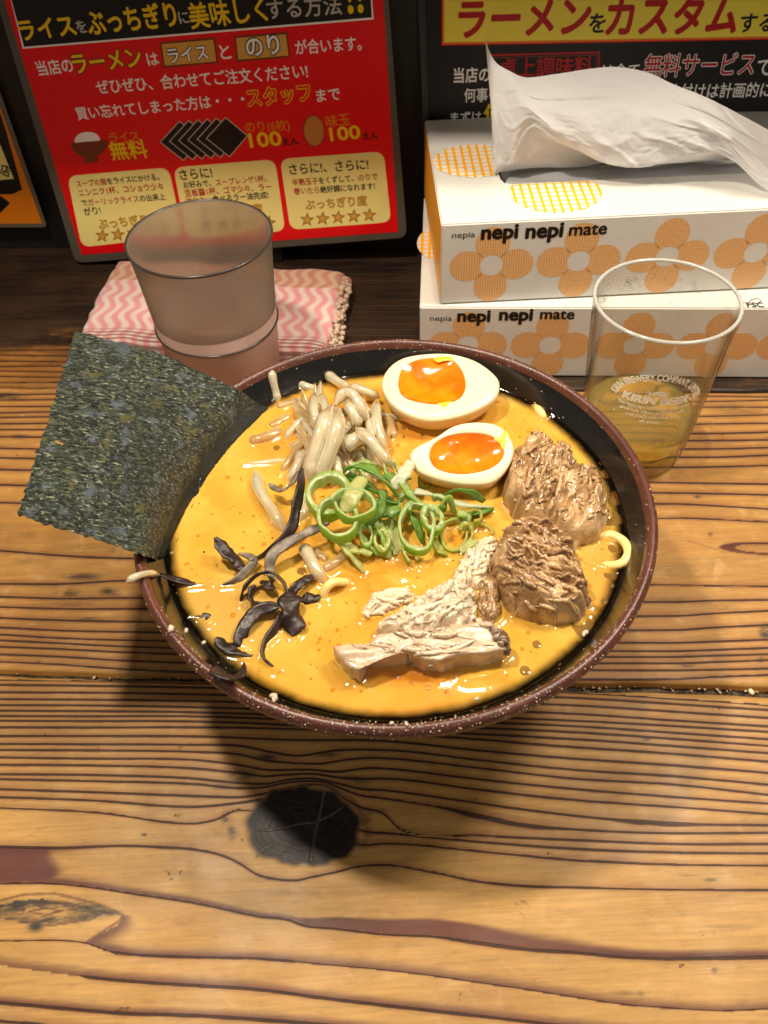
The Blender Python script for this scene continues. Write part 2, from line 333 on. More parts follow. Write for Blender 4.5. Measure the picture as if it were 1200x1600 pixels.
        for s_ in ((128, 901, 42, 8, .9), (108, 926, 20, 9, 1), (172, 924, 22, 11, 1), (112, 944, 40, 5, .7), (140, 967, 30, 4, .7), (180, 860, 18, 8, .4), (8, 619, 42, 8, 1.2), (1198, 987, 16, 16, 1.3), (1132, 949, 28, 5, .8), (1070, 1024, 16, 4, 1.1), (1075, 1039, 20, 4, 1.1), (1189, 1031, 6, 6, 1.4),
                   (1045, 935, 45, 7, .35), (1040, 890, 60, 12, .25), (1110, 835, 6, 5, .8), (1090, 776, 8, 4, .9), (40, 875, 22, 10, .35), (45, 835, 20, 10, .3), (1150, 640, 60, 16, .5), (1120, 690, 50, 10, .3), (30, 682, 20, 5, .8), (60, 1035, 5, 3, 1)): smudge(*s_)
        e = np.hypot((px - 1200) / 78, (py - 857 - .03 * (px - 1200)) / 10.5); band = np.maximum(band, sm(1.05, .92, e) * np.where(e < .66, .30, 1))
        band = np.maximum(band, sm(2.2, .4, sdist(px, py, [(1075, 845), (1105, 854), (1130, 862), (1200, 868)])) * .35)
        lw *= (1 - .4 * sm(700, 620, py))
    else:
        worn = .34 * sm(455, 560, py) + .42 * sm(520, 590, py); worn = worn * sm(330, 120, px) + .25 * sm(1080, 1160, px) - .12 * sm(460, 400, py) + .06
        lw = np.full(len(px), .5)
    for nm, v in (('ring', ring), ('gap', gap), ('linewidth', lw * 1.0), ('band', band), ('knot', knot), ('stain', np.clip(stain, 0, 1)), ('crack', crack), ('worn', worn)):
        attr(o, nm, pad(v))
    return o
def edge(p0, p1):                          # an edge line given by two photo points on the table, as far = f(length)
    a, b = at(*p0), at(*p1); la, lb = [(v.x * AX[0] + v.y * AX[1], v.x * AY[0] + v.y * AY[1]) for v in (a, b)]
    k = (lb[1] - la[1]) / (lb[0] - la[0]); return lambda x: la[1] + k * (x - la[0]) + .00035 * np.sin(x * 70) + .0002 * np.sin(x * 190 + 1)
counter = tag(empty('wooden_counter', (0, 0, 0)), 'worn honey coloured pine counter with dark raised grain under the ramen bowl', 'table')
eF = lambda x: x * 0 - .235
eFar = lambda x: x * 0 + .335
plank('plank', 'nearest pine plank with the big black knot', -.30, .30, edge((0, 1056), (1200, 1086)), eF, .0006, front, M_WOOD, counter)
plank('plank', 'middle pine plank under the bowl', -.34, .34, edge((0, 604.5), (1200, 612.5)), edge((0, 1047), (1200, 1071)), .0007, middle, M_WOODM, counter)
rear = []
for k in range(24):
    y = 598 - k * 8.2 - .05 * k * k; o_ = rnd.uniform(-2, 2); rear.insert(0, [(0, y + o_), (130, y + rnd.uniform(-1.5, 1.5)), (600, y + 3), (1200, y + 8 + rnd.uniform(-2, 2))])
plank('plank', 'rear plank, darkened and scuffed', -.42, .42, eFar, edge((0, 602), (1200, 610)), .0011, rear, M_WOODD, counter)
# grime in the joint between the planks
t = NT('joint_grime'); n = t.noise(300, 5, .7); t.lk(t.mix(t.step(n, .4, .62), (.010, .007, .005), (.10, .065, .035)), t.b.inputs['Base Color']); t.b.inputs['Roughness'].default_value = .8
t.lk(t.bump(n, .8, .001), t.b.inputs['Normal'])
gv = []
for i in range(161):
    x = -.34 + .68 * i / 160
    for j, w in enumerate((.004, .0015, -.001, -.004)):
        yy = float(edge((0, 1051), (1200, 1078))(x)) + w
        gv.append((x * AX[0] + yy * AY[0], x * AX[1] + yy * AY[1], -.0042 + .0016 * noise.noise(Vector((x * 160, j * 2., 0))) - (.001 if j in (0,) else 0)))
mobj('joint_filler', gv, [(i * 4 + j, i * 4 + j + 1, i * 4 + j + 5, i * 4 + j + 4) for i in range(160) for j in range(3)][::-1], t.m, counter, True)
def blob_mesh(bm, c, r, seed, flat=.6, jag=.35, sub=1):
    ret = bmesh.ops.create_icosphere(bm, subdivisions=sub, radius=1)
    q = Matrix.Rotation(seed * 1.7, 3, 'Z') 
    for v in ret['verts']:
        n_ = 1 + jag * noise.noise(v.co * 1.3 + Vector((seed * 3.1, seed, 0)))
        v.co = q @ Vector((v.co.x * r * n_ * 1.2, v.co.y * r * n_ * .85, v.co.z * r * n_ * flat)) + Vector(c)
def bmobj(name, bm, mat, parent=None, smooth=True):
    me = bpy.data.meshes.new(name); bm.to_mesh(me); bm.free(); me.materials.append(mat)
    if smooth: me.shade_smooth()
    return link(bpy.data.objects.new(name, me), parent)
t = NT('crumb'); n = t.add('ShaderNodeObjectInfo'); t.lk(t.mix(t.step(t.noise(500, 2, .5), .4, .6), (.62, .50, .33), (.35, .17, .07)), t.b.inputs['Base Color']); t.b.inputs['Roughness'].default_value = .6; M_CRUMB = t.m
bm = bmesh.new()
for i in range(90):
    x = rnd.uniform(0, 1200); p = at(x, 1052 + 27 * x / 1200 + rnd.uniform(-3, 4), -.003); blob_mesh(bm, p, rnd.uniform(.0003, .0009), i)
tag(bmobj('crumbs', bm, M_CRUMB), 'dry food crumbs caught in the joint between the planks', 'crumbs', kind='stuff')
bm = bmesh.new(); blob_mesh(bm, at(1174, 1081, -.0005), .00125, 3, .8, .1, 2)
tag(centre(bmobj('sesame_seed', bm, simple('seed_cream', (.85, .74, .50), .45))), 'cream sesame seed lying in the plank joint at the right of the bowl', 'seed')

# ------------------------------------------------------------------ wall and shelf
t = NT('dark_wall_boards'); n = t.noise(14, 5, .6, stretch=(1, 1, .15)); t.lk(t.mix(t.step(n, .3, .7), (.006, .004, .003), (.022, .013, .008)), t.b.inputs['Base Color'])
t.b.inputs['Roughness'].default_value = .6; t.lk(t.bump(t.noise(120, 4, .6, stretch=(1, 1, .08)), .4, .001), t.b.inputs['Normal']); M_WALL = t.m
wp = at(0, 388); WY = wp.x * -AX[1] * 0 + (wp.x * AY[0] + wp.y * AY[1])
def lw_(x, y, z): return Vector((x * AX[0] + y * AY[0], x * AX[1] + y * AY[1], z))
def boxmesh(name, x0, x1, y0, y1, z0, z1, mat, parent=None, bev=0.0, kind=None):
    bm = bmesh.new(); vs = [bm.verts.new(lw_(x, y, z)) for z in (z0, z1) for x, y in ((x0, y0), (x1, y0), (x1, y1), (x0, y1))]
    for f in ((3, 2, 1, 0), (4, 5, 6, 7), (0, 1, 5, 4), (1, 2, 6, 5), (2, 3, 7, 6), (3, 0, 4, 7)): bm.faces.new([vs[i] for i in f])
    if bev: bmesh.ops.bevel(bm, geom=bm.edges[:], offset=bev, segments=2, affect='EDGES')
    o = bmobj(name, bm, mat, parent, False)
    if kind: o['kind'] = kind
    return o
boxmesh('back_wall', -.75, .75, WY, WY + .03, -.03, .62, M_WALL, kind='structure')
boxmesh('overhead_shelf', -.75, .75, WY - .115, WY, .235, .255, M_WALL, kind='structure')

# ------------------------------------------------------------------ printed sheets
def flat(name, c, rough=.35): 
    t = NT(name); n = t.noise(160, 3, .6); t.lk(t.mix(t.math('MULTIPLY', n, .16), c, (c[0] * .55, c[1] * .55, c[2] * .55)), t.b.inputs['Base Color']); t.b.inputs['Roughness'].default_value = rough
    t.b.inputs['Specular IOR Level'].default_value = .35; return t.m
P_RED = flat('print_red', rgb(240, 8, 18)); P_YEL = flat('print_yellow', rgb(255, 214, 10)); P_CRM = flat('print_cream', rgb(255, 240, 150)); P_BLK = flat('print_black', rgb(22, 18, 16))
P_WHT = flat('print_white', rgb(255, 252, 246)); P_ORG = flat('print_orange', rgb(240, 135, 20)); P_GLD = flat('print_gold', rgb(225, 170, 70)); P_BRN = flat('print_brown', rgb(125, 55, 25)); P_GRY = flat('print_grey', rgb(200, 195, 185)); P_DRED = flat('print_dark_red', rgb(190, 20, 25)); P_EGG = flat('print_egg', rgb(205, 135, 60))
t = NT('laminate_film'); t.set(Roughness=.22); t.b.inputs['Base Color'].default_value = (.16, .14, .12, 1); t.b.inputs['Alpha'].default_value = .5; M_LAM = t.m
M_STAND = simple('stand_black', (.012, .011, .010), .35)
class Sheet:
    """a flat print: everything is laid on its plane at its own small step above it"""
    def __init__(s, P, ex, ey, root):
        s.P = Vector(P); s.ex = ex.normalized(); n = s.ex.cross(ey).normalized()
        if n.dot(EYE - s.P) < 0: n = -n
        s.n = n; s.ey = n.cross(s.ex).normalized(); 
        if s.ey.dot(ey) < 0: s.ey = -s.ey
        s.root = root
        root.location = s.P; bpy.context.view_layer.update()
    def uv(s, x, y): q = onp(x, y, s.P, s.n) - s.P; return q.dot(s.ex), q.dot(s.ey)
    def pt(s, u, v, h): return s.ex * u + s.ey * v + s.n * (h * .4)
    def poly(s, name, pts, h, mat, uvs=None):
        uv = uvs or [s.uv(*p) for p in pts]
        a = sum(uv[i][0] * uv[(i + 1) % len(uv)][1] - uv[(i + 1) % len(uv)][0] * uv[i][1] for i in range(len(uv)))
        if (a > 0) != (s.ex.cross(s.ey).dot(s.n) > 0): uv = uv[::-1]
        return mobj(name, [s.pt(*p, h) for p in uv], [tuple(range(len(uv)))], mat, s.root)
    def rounded(s, name, pts, h, mat, r=.12, grow=0.0):
        uv = [Vector(s.uv(*p)) for p in pts]; c = sum(uv, Vector((0, 0))) / 4; uv = [p + (p - c).normalized() * grow for p in uv]; out = []
        for i in range(4):
            a, b, d = uv[i - 1], uv[i], uv[(i + 1) % 4]; k = min((a - b).length, (d - b).length) * r * 2
            p0, p1 = b + (a - b).normalized() * k, b + (d - b).normalized() * k
            for j in range(7): w = j / 6; out.append((p0 * (1 - w)**2 + b * 2 * w * (1 - w) + p1 * w * w))
        return s.poly(name, None, h, mat, [tuple(p) for p in out])
    def text(s, segs, a, b, h=.00030, bold=.0, ysc=1.0, outline=None, name='lettering', shear=0.0, h2=None):
        """segs [(text, material)] fitted between the photo points a (baseline start) and b (baseline end)"""
        if isinstance(segs, tuple): segs = [segs]
        A, B = Vector(s.uv(*a)), Vector(s.uv(*b)); L = (B - A).length; d = (B - A) / L; e = Vector((-d.y, d.x))
        if s.ex.cross(s.ey).dot(s.n) < 0: pass
        def width(txt, off): 
            me = text_mesh(txt, off, shear); xs = [v.co.x for v in me.vertices]; return me, min(xs), max(xs)
        full, fx0, fx1 = width(''.join(t_ for t_, _ in segs), 0); sc = L / (fx1 - fx0)
        bpy.data.meshes.remove(full); cur = 0.0
        for t_, mt in segs:
            kanji = True
            for off, hh, mm in ([(bold + outline[1], h - .00012, outline[0])] if outline else []) + [(bold, h, mt)]:
                me, x0, x1 = width(t_, 0 if kanji else off); bm = bmesh.new()
                sh = [(0, 0)] if not kanji else [(off * .8 * math.cos(k * 1.0472 + .5), off * .8 * math.sin(k * 1.0472 + .5)) for k in range(6)]
                for k, (dx, dy) in enumerate(sh):
                    n0 = len(bm.verts); bm.from_mesh(me); bm.verts.ensure_lookup_table()
                    for v in bm.verts[n0:]:
                        q = A + d * ((v.co.x + dx - (0 if len(segs) > 1 else fx0) + cur) * sc) + e * ((v.co.y + dy) * sc * ysc); v.co = s.pt(q.x, q.y, hh + .000004 * k)
                bm.to_mesh(me); bm.free()
                me.materials.clear(); me.materials.append(mm); link(bpy.data.objects.new(name if mm is mt else 'lettering_outline', me), s.root)
            cur += text_adv(t_)
_tc = {}
def text_mesh(txt, off, shear=0.0):
    me = text_plain(txt, 0, shear)
    if off < .002: return me
    bm = bmesh.new()
    for k in range(9):
        n0 = len(bm.verts); bm.from_mesh(me); bm.verts.ensure_lookup_table(); q = 0 if k == 0 else off
        for v in bm.verts[n0:]: v.co += Vector((q * math.cos(k * .785), q * math.sin(k * .785), .0004 * k))
    bm.to_mesh(me); bm.free(); return me
def text_plain(txt, off, shear=0.0):
    c = bpy.data.curves.new('t', 'FONT'); c.body = txt; c.offset = off; c.resolution_u = 3; c.shear = shear; c.size = 1
    o = bpy.data.objects.new('t', c); COL.objects.link(o); dg = bpy.context.evaluated_depsgraph_get()
    me = bpy.data.meshes.new_from_object(o.evaluated_get(dg)); bpy.data.objects.remove(o); bpy.data.curves.remove(c); return me
def text_adv(txt):
    if txt not in _tc:
        a = text_mesh('|' + txt + '|', 0); b = text_mesh('||', 0)
        _tc[txt] = max(v.co.x for v in a.vertices) - max(v.co.x for v in b.vertices); bpy.data.meshes.remove(a); bpy.data.meshes.remove(b)
    return _tc[txt]
z1 = lambda x, y: (x / 1.875, y / 1.875)
VPv, VPh = ray(795, 2658), ray(12700, -700)
root = tag(empty('menu_poster'), 'red laminated poster with yellow and white Japanese text behind the cups', 'poster')
foot = at(128, 408, .004)
p1 = Sheet(foot, Vector((*AX, 0)), Vector((AY[0] * .07, AY[1] * .07, 1)), root)
def ext(pa, pb, k): return (pa[0] + (pb[0] - pa[0]) * k, pa[1] + (pb[1] - pa[1]) * k)
cor = [(-8, -30), (598, -78), (632, 366), (126, 405)]
lam = p1.rounded('laminate_edge', [(-16, -34), (600, -84), (636, 371), (118, 411)], 0, simple('laminate_edge', (.10, .085, .065), .3), .02)
md = lam.modifiers.new('s', 'SOLIDIFY'); md.thickness = .0009
p1.poly('print_sheet', [(-2, -30), (594, -78), (622, 362), (128, 398)], .00055, P_RED)
H0 = .0007
p1.poly('header_border', [(14, -12), (577, -62), (584, 30), (36, 76)], H0, P_WHT)
p1.poly('header_panel', [(16, -9), (576, -59), (581, 27), (38, 73)], H0 + .0001, P_BLK)
H = .0011
p1.text(('ライス', P_YEL), z1(66, 115), z1(226, 98), H, .035)
p1.text(('を', P_GRY), z1(230, 95), z1(258, 91), H, .02)
p1.text(('ぶっちぎり', P_YEL), z1(264, 98), z1(522, 70), H, .035, 1.25)
p1.text(('に', P_GRY), z1(528, 68), z1(557, 65), H, .02)
p1.text(('美味しく', P_YEL), z1(562, 78), z1(785, 54), H, .026, 1.15)
p1.text(('する方法', P_GRY), z1(786, 52), z1(1002, 36), H, .016)
p1.text(('!!', P_YEL), z1(1022, 36), z1(1064, 32), H, .03, 1.3)
p1.text(('当店の', P_WHT), z1(115, 218), z1(218, 207), H, .02, 1.1)
OB = (P_BLK, .05); OR = (P_BRN, .055)
p1.text(('ラーメン', P_YEL), z1(222, 212), z1(420, 190), H, .03, 1.1, (P_BRN, .07))
p1.text(('は', P_WHT), z1(436, 190), z1(468, 186), H, .02)
def framed(c4, tx, a, b):
    p1.poly('panel_border', c4, H0, P_BRN); cx = sum(p[0] for p in c4) / 4; cy = sum(p[1] for p in c4) / 4
    p1.poly('gold_panel', [(cx + (x - cx) * .93, cy + (y - cy) * .84) for x, y in c4], H0 + .0001, P_GLD); p1.text((tx, P_WHT), a, b, H, .03, 1.05, (P_BLK, .07))
framed([z1(468, 124), z1(630, 109), z1(640, 184), z1(478, 199)], 'ライス', z1(497, 182), z1(612, 170))
p1.text(('と', P_WHT), z1(650, 172), z1(679, 168), H, .02)
framed([z1(686, 106), z1(843, 93), z1(851, 167), z1(693, 181)], 'のり', z1(727, 163), z1(822, 152))
p1.text(('が合います。', P_WHT), z1(868, 156), z1(1060, 143), H, .02, 1.15)
p1.text(('ぜひぜひ、合わせてご注文ください!', P_WHT), z1(288, 272), z1(903, 224), H, .02, 1.08)
p1.text(('買い忘れてしまった方は・・・', P_WHT), z1(229, 348), z1(718, 304), H, .02, 1.05)
p1.text(('スタッフ', P_RED), z1(729, 309), z1(912, 291), H, .02, 1.1, (P_YEL, .06))
p1.text(('まで', P_WHT), z1(930, 296), z1(998, 289), H, .02)
def ell(cx, cy, rx, ry, n=28, a0=0, a1=360, rot=-4.5):
    out = []
    for i in range(n):
        a = rad(a0 + (a1 - a0) * i / (n - 1 if a1 - a0 < 360 else n)); x, y = rx * math.cos(a), ry * math.sin(a); c, s_ = math.cos(rad(rot)), math.sin(rad(rot)); out.append((cx + x * c - y * s_, cy + x * s_ + y * c))
    return out
Z = lambda pts: [z1(*p) for p in pts]
p1.poly('rice_mound', Z(ell(256, 410, 37, 24)), H0, P_WHT)
p1.poly('bowl_icon', Z(ell(262, 414, 54, 48, 20, 0, 180) ), H0 + .0001, P_BRN)
p1.poly('bowl_foot', Z([(244, 462), (288, 458), (287, 474), (250, 478)]), H0 + .0002, P_BRN)
for k in range(6):
    cx = 530 + 27 * k; cy = 413 - 2.2 * k
    q = [(cx - 62, cy + 3), (cx - 4, cy - 60), (cx + 62, cy - 5), (cx + 8, cy + 58)]
    p1.poly('seaweed_outline', Z(q), H0 + .00004 * k, P_GRY)
    p1.poly('seaweed_sheet', Z([(cx + (x - cx) * .94, cy + (y - cy) * .94) for x, y in q]), H0 + .00002 + .00004 * k, P_BLK)
p1.text(('ライス', P_ORG), z1(325, 416), z1(411, 409), H, .02)
p1.text(('無料', P_YEL), z1(330, 464), z1(436, 456), H, .028)
p1.text(('のり(6枚)', P_ORG), z1(722, 385), z1(850, 378), H, .02, 1.05)
p1.text(('100', P_YEL), z1(735, 431), z1(826, 424), H, .028, .78)
p1.text(('えん', P_BLK), z1(830, 425), z1(876, 420), H, .03)
p1.poly('egg_outline', Z(ell(920, 383, 32, 47)), H0, P_BRN); p1.poly('egg_icon', Z(ell(920, 383, 29, 44)), H0 + .0001, P_EGG)
p1.text(('味玉', P_ORG), z1(958, 370), z1(1027, 362), H, .02)
p1.text(('100', P_YEL), z1(970, 412), z1(1056, 404), H, .028, .78)
p1.text(('えん', P_BLK), z1(1064, 408), z1(1108, 404), H, .03)
p1.rounded('cream_panel', [z1(197, 515), z1(494, 490), z1(538, 690), z1(240, 724)], H0, P_CRM, .07)
p1.rounded('cream_panel', [z1(508, 490), z1(806, 466), z1(836, 676), z1(548, 702)], H0, P_CRM, .07)
p1.rounded('cream_panel', [z1(820, 465), z1(1124, 443), z1(1146, 650), z1(851, 673)], H0, P_CRM, .07)
R_, K_ = P_DRED, P_BLK
for segs, a, b in [([('スープの脂', R_), ('をライスにかける。', K_)], (225, 546), (466, 525)), ([('ニンニク1杯', R_), ('、', K_), ('コショウ少々', R_)], (232, 573), (478, 553)),
                   ([('で', K_), ('ガーリックライス', R_), ('の出来上', K_)], (241, 602), (485, 583)), ([('がり!', K_)], (250, 629), (298, 624)),
                   ([('さらに!', K_)], (530, 525), (624, 517)), ([('お好みで、', K_), ('スープレンゲ1杯', R_), ('、', K_)], (538, 550), (780, 530)), ([('豆板醤1杯', R_), ('、', K_), ('ゴマ少々', R_), ('、', K_), ('ラー', R_)], (543, 574), (795, 554)),
                   ([('油少々', R_), ('、食べるラー油完成!', K_)], (546, 597), (787, 578)),
                   ([('さらに!、さらに!', K_)], (850, 509), (1080, 493)), ([('半熟玉子', R_), ('をくずして、', K_), ('のりで', R_)], (857, 542), (1105, 524)), ([('巻いたら', R_), ('絶好調になれます!', K_)], (862, 568), (1098, 552))]:
    p1.text(segs if len(segs) > 1 else segs[0], z1(*a), z1(*b), H, .018, 1.1)
def star(cx, cy, r):
    return Z([(cx + (r if i % 2 == 0 else r * .42) * math.sin(rad(36 * i + 4)), cy - (r if i % 2 == 0 else r * .42) * math.cos(rad(36 * i + 4))) for i in range(10)])
def star_row(x0, y0, dx, dy, n=5):
    for k in range(n):
        cx, cy = x0 + dx * k, y0 + dy * k
        q = star(cx, cy, 22); o_ = p1.poly('star_outline', q, H0 + .0003, P_BRN); p1.poly('star', star(cx, cy, 16), H0 + .0004, P_GLD)
for a, b, sx, sy in [((292, 668), (470, 650), 300, 690), ((588, 640), (772, 622), 606, 665), ((896, 612), (1076, 598), 900, 643)]:
    p1.text(('ぶっちぎり度', P_GLD), z1(*a), z1(*b), H, .012, 1.05, (P_BRN, .032)); star_row(sx, sy, 45.5, -3.4)
fp = at(432, 408, 0); boxv = []
bm = bmesh.new()
for z in (0, .012):
    for dx, dy in ((-.004, -.002), (.004, -.002), (.004, .014), (-.004, .014)): bm.verts.new((fp.x + dx - foot.x, fp.y + dy - foot.y, z - foot.z))
bm.verts.ensure_lookup_table()
for f in ((3, 2, 1, 0), (4, 5, 6, 7), (0, 1, 5, 4), (1, 2, 6, 5), (2, 3, 7, 6), (3, 0, 4, 7)): bm.faces.new([bm.verts[i] for i in f])
bmobj('stand_foot', bm, M_STAND, root, False)

# black poster at the right
root = tag(empty('menu_poster'), 'black laminated poster with a yellow headline behind the tissue boxes', 'poster')
z2 = lambda x, y: (640 + x / 2.143, y / 2.143)
lean = 0.16
p2 = Sheet(lw_(0.03, WY - .022, .02), Vector((*AX, 0)), Vector((AY[0] * math.sin(lean), AY[1] * math.sin(lean), math.cos(lean))), root)
p2.rounded('laminate_edge', [(650, -60), (1330, -75), (1340, 330), (668, 335)], 0, simple('laminate_grey', (.03, .027, .025), .25), .01)
p2.poly('print_sheet', [(662, -60), (1325, -75), (1335, 325), (674, 330)], .0004, P_BLK)
p2.poly('header_border', [(690, -60), (1330, -60), (1330, 59), (690, 71)], .0006, P_RED)
p2.poly('header_line', [(692, -60), (1330, -60), (1330, 57), (692, 69)], .0007, P_ORG)
p2.poly('header_panel', [(694, -60), (1330, -60), (1330, 54), (694, 66)], .0008, flat('headline_yellow', rgb(255, 232, 80)))
H = .0011
p2.text(('ラーメン', P_DRED), z2(165, 118), z2(598, 106), H, .045, 1.1)
p2.text(('を', P_BLK), z2(600, 106), z2(652, 104), H, .03)
p2.text(('カスタム', P_DRED), z2(656, 110), z2(1088, 102), H, .045, 1.15)
p2.text(('する', P_BLK), z2(1102, 104), z2(1215, 100), H, .03)
p2.text(('当店の', P_WHT), z2(148, 273), z2(268, 269), H, .03, 1.15)
p2.poly('box_rule', [z2(265, 182), z2(637, 172), z2(637, 262), z2(265, 270)], .0006, P_DRED)
p2.poly('box_inside', [z2(270, 188), z2(632, 178), z2(632, 257), z2(270, 265)], .0007, P_BLK)
p2.poly('box_rule', [z2(274, 192), z2(628, 182), z2(628, 253), z2(274, 261)], .0008, P_BRN)
p2.poly('box_inside', [z2(277, 195), z2(625, 185), z2(625, 250), z2(277, 258)], .0009, P_BLK)
p2.text(('卓上調味料', P_DRED), z2(300, 253), z2(608, 245), H, .018, 1.0)
p2.text(('は全て', P_WHT), z2(643, 255), z2(765, 251), H, .02)
p2.text(('無料サービス', P_DRED), z2(782, 251), z2(1148, 244), H, .015, 1.2, (P_WHT, .045))
p2.text(('です。', P_WHT), z2(1158, 250), z2(1290, 246), H, .02, 1.1)
p2.text(('何事も', P_WHT), z2(183, 338), z2(298, 334), H, .02, 1.15); p2.text(('味付けは計画的に。', P_WHT), z2(860, 326), z2(1225, 320), H, .02, 1.15)
p2.text(('まずは', P_WHT), z2(138, 408), z2(240, 404), H, .02)
p2.text(('何', P_YEL), z2(250, 408), z2(310, 404), H, .04)

# corner of an orange poster at the left edge
root = tag(empty('menu_poster'), 'orange and black poster cut off at the left edge', 'poster')
c3 = at(66, 372, .0)
p3 = Sheet(lw_(-.28, WY - .008, .02), Vector((*AX, 0)), Vector((AY[0] * .05, AY[1] * .05, 1)), root)
p3.rounded('laminate_edge', [(-190, 20), (-22, 80), (74, 355), (-130, 356)], 0, simple('laminate_tan', (.16, .12, .08), .3), .02)
p3.poly('print_sheet', [(-180, 40), (-26, 95), (66, 349), (-125, 350)], .0005, P_ORG)
p3.poly('black_band', [(-90, 150), (-8, 150), (10, 205), (35, 296), (20, 303), (-60, 305)], .0007, P_BLK)
p3.poly('cream_label', [(-80, 160), (-12, 195), (22, 279), (0, 281), (-60, 280)], .0009, P_CRM)
p3.poly('black_emblem', [(-20, 305), (2, 306), (16, 317), (0, 333), (-30, 338)], .0007, P_BLK)
p3.text(('本店', P_BLK), (-16, 262), (15, 276), .0011, .03, 1.3)

# ------------------------------------------------------------------ pink towel
t = NT('towel_pink'); u, v = t.attr('u'), t.attr('v')
wv = t.math('ADD', t.math('MULTIPLY', u, 118.0), t.math('MULTIPLY', t.math('SINE', t.math('MULTIPLY', v, 30.0)), 1.7))
st = t.step(t.math('SINE', t.math('ADD', wv, t.math('MULTIPLY', t.noise(60, 3, .5), 2.4))), -.8, .9)
c = t.mix(st, (.86, .33, .36), (.88, .70, .62)); c_shade = t.mix(st, (.62, .22, .15), (.74, .46, .30))
chk = t.math('MULTIPLY', t.step(t.math('SINE', t.math('MULTIPLY', v, 190.0)), -.2, .5), t.step(v, .17, .10))
c = t.mix(t.math('MULTIPLY', chk, .8), c, (.22, .07, .04)); c = t.mix(t.step(v, .70, .71), c, c_shade)  # far part recoloured as the shelf's shadow, painted into the cloth
t.lk(c, t.b.inputs['Base Color']); t.b.inputs['Roughness'].default_value = .95; t.b.inputs['Sheen Weight'].default_value = .4
t.lk(t.bump(t.noise(1100, 4, .7), 1.0, .0012), t.b.inputs['Normal']); M_TOWEL = t.m
def patch(nu, nv, fn): 
    V, UU, VV = [], [], []
    for j in range(nv + 1):
        for i in range(nu + 1):
            a, b = i / nu, j / nv; V.append(fn(a, b)); UU.append(a); VV.append(b)
    Fc = [(j * (nu + 1) + i, j * (nu + 1) + i + 1, (j + 1) * (nu + 1) + i + 1, (j + 1) * (nu + 1) + i) for j in range(nv) for i in range(nu)]
    return V, Fc, UU, VV
root = tag(empty('folded_towel'), 'folded pink wavy striped towel on the counter behind the cup', 'towel')
NL, NR, FR, FL = at(120, 540, .004), at(512, 560, .004), at(538, 418, .012), at(182, 405, .012)
def towel(layer):
    dz = .0035 * layer
    def fn(a, b):
        p = (NL * (1 - a) + NR * a) * (1 - b) + (FL * (1 - a) + FR * a) * b
        e = min(a, 1 - a, b, 1 - b); 
        z = .0045 + dz + .0055 * math.sin(b * 2.2) * (1 - .3 * a) + .0016 * noise.noise(Vector((a * 5, b * 5, layer))) - .004 * math.exp(-e / .018)
        ox = .0022 * noise.noise(Vector((a * 9, b * 9, 3 + layer))) + (.006 if layer == 0 else 0) * (a - .3)
        return Vector((p.x + ox, p.y + .0018 * noise.noise(Vector((a * 8, b * 3, 9))), z))
    return fn
for layer, nm in ((0, 'lower_fold'), (1, 'upper_fold')):
    V, Fc, UU, VV = patch(90, 60, towel(layer)); n0 = len(V)
    ring_ = [i for i in range(91)] + [j * 91 + 90 for j in range(1, 61)] + [60 * 91 + i for i in range(89, -1, -1)] + [j * 91 for j in range(59, 0, -1)]
    for i in ring_: V.append(Vector((V[i].x, V[i].y, max(.0005, V[i].z - .0045)))); UU.append(UU[i]); VV.append(VV[i])
    m = len(ring_)
    Fc += [(ring_[(k + 1) % m], ring_[k], n0 + k, n0 + (k + 1) % m) for k in range(m)]
    o = mobj(nm, V, Fc, M_TOWEL, root, True); attr(o, 'u', UU); attr(o, 'v', VV)
# frayed hem at the right side
hem = simple('towel_hem', (.62, .47, .34), .95)
bm = bmesh.new()
for i in range(170):
    k = rnd.random(); p = at(520 + 20 * k + rnd.uniform(-7, 9), 560 - 120 * k, .004 + .006 * rnd.random()); blob_mesh(bm, p, rnd.uniform(.0009, .0018), i, 1, .8)
bmobj('frayed_hem', bm, hem, root)

# ------------------------------------------------------------------ lathe
def lathe(name, prof, mat, parent=None, seg=96, loc=(0, 0), closed=False, wob=None, z0=0.0):
    V, Fc = [], []
    for i in range(seg):
        a = 2 * math.pi * i / seg
        for r, z in prof: V.append((loc[0] + r * math.cos(a), loc[1] + r * math.sin(a), z + z0))
    n = len(prof)
    for i in range(seg):
        j = (i + 1) % seg
        for k in range(n - 1): Fc.append((i * n + k, j * n + k, j * n + k + 1, i * n + k + 1))
        if closed: Fc.append((i * n + n - 1, j * n + n - 1, j * n, i * n))
    o = mobj(name, V, Fc, mat, parent, True)
    bm = bmesh.new(); bm.from_mesh(o.data); bmesh.ops.remove_doubles(bm, verts=bm.verts[:], dist=1e-6); bmesh.ops.recalc_face_normals(bm, faces=bm.faces[:]); bm.to_mesh(o.data); bm.free(); o.data.shade_smooth()
    return o

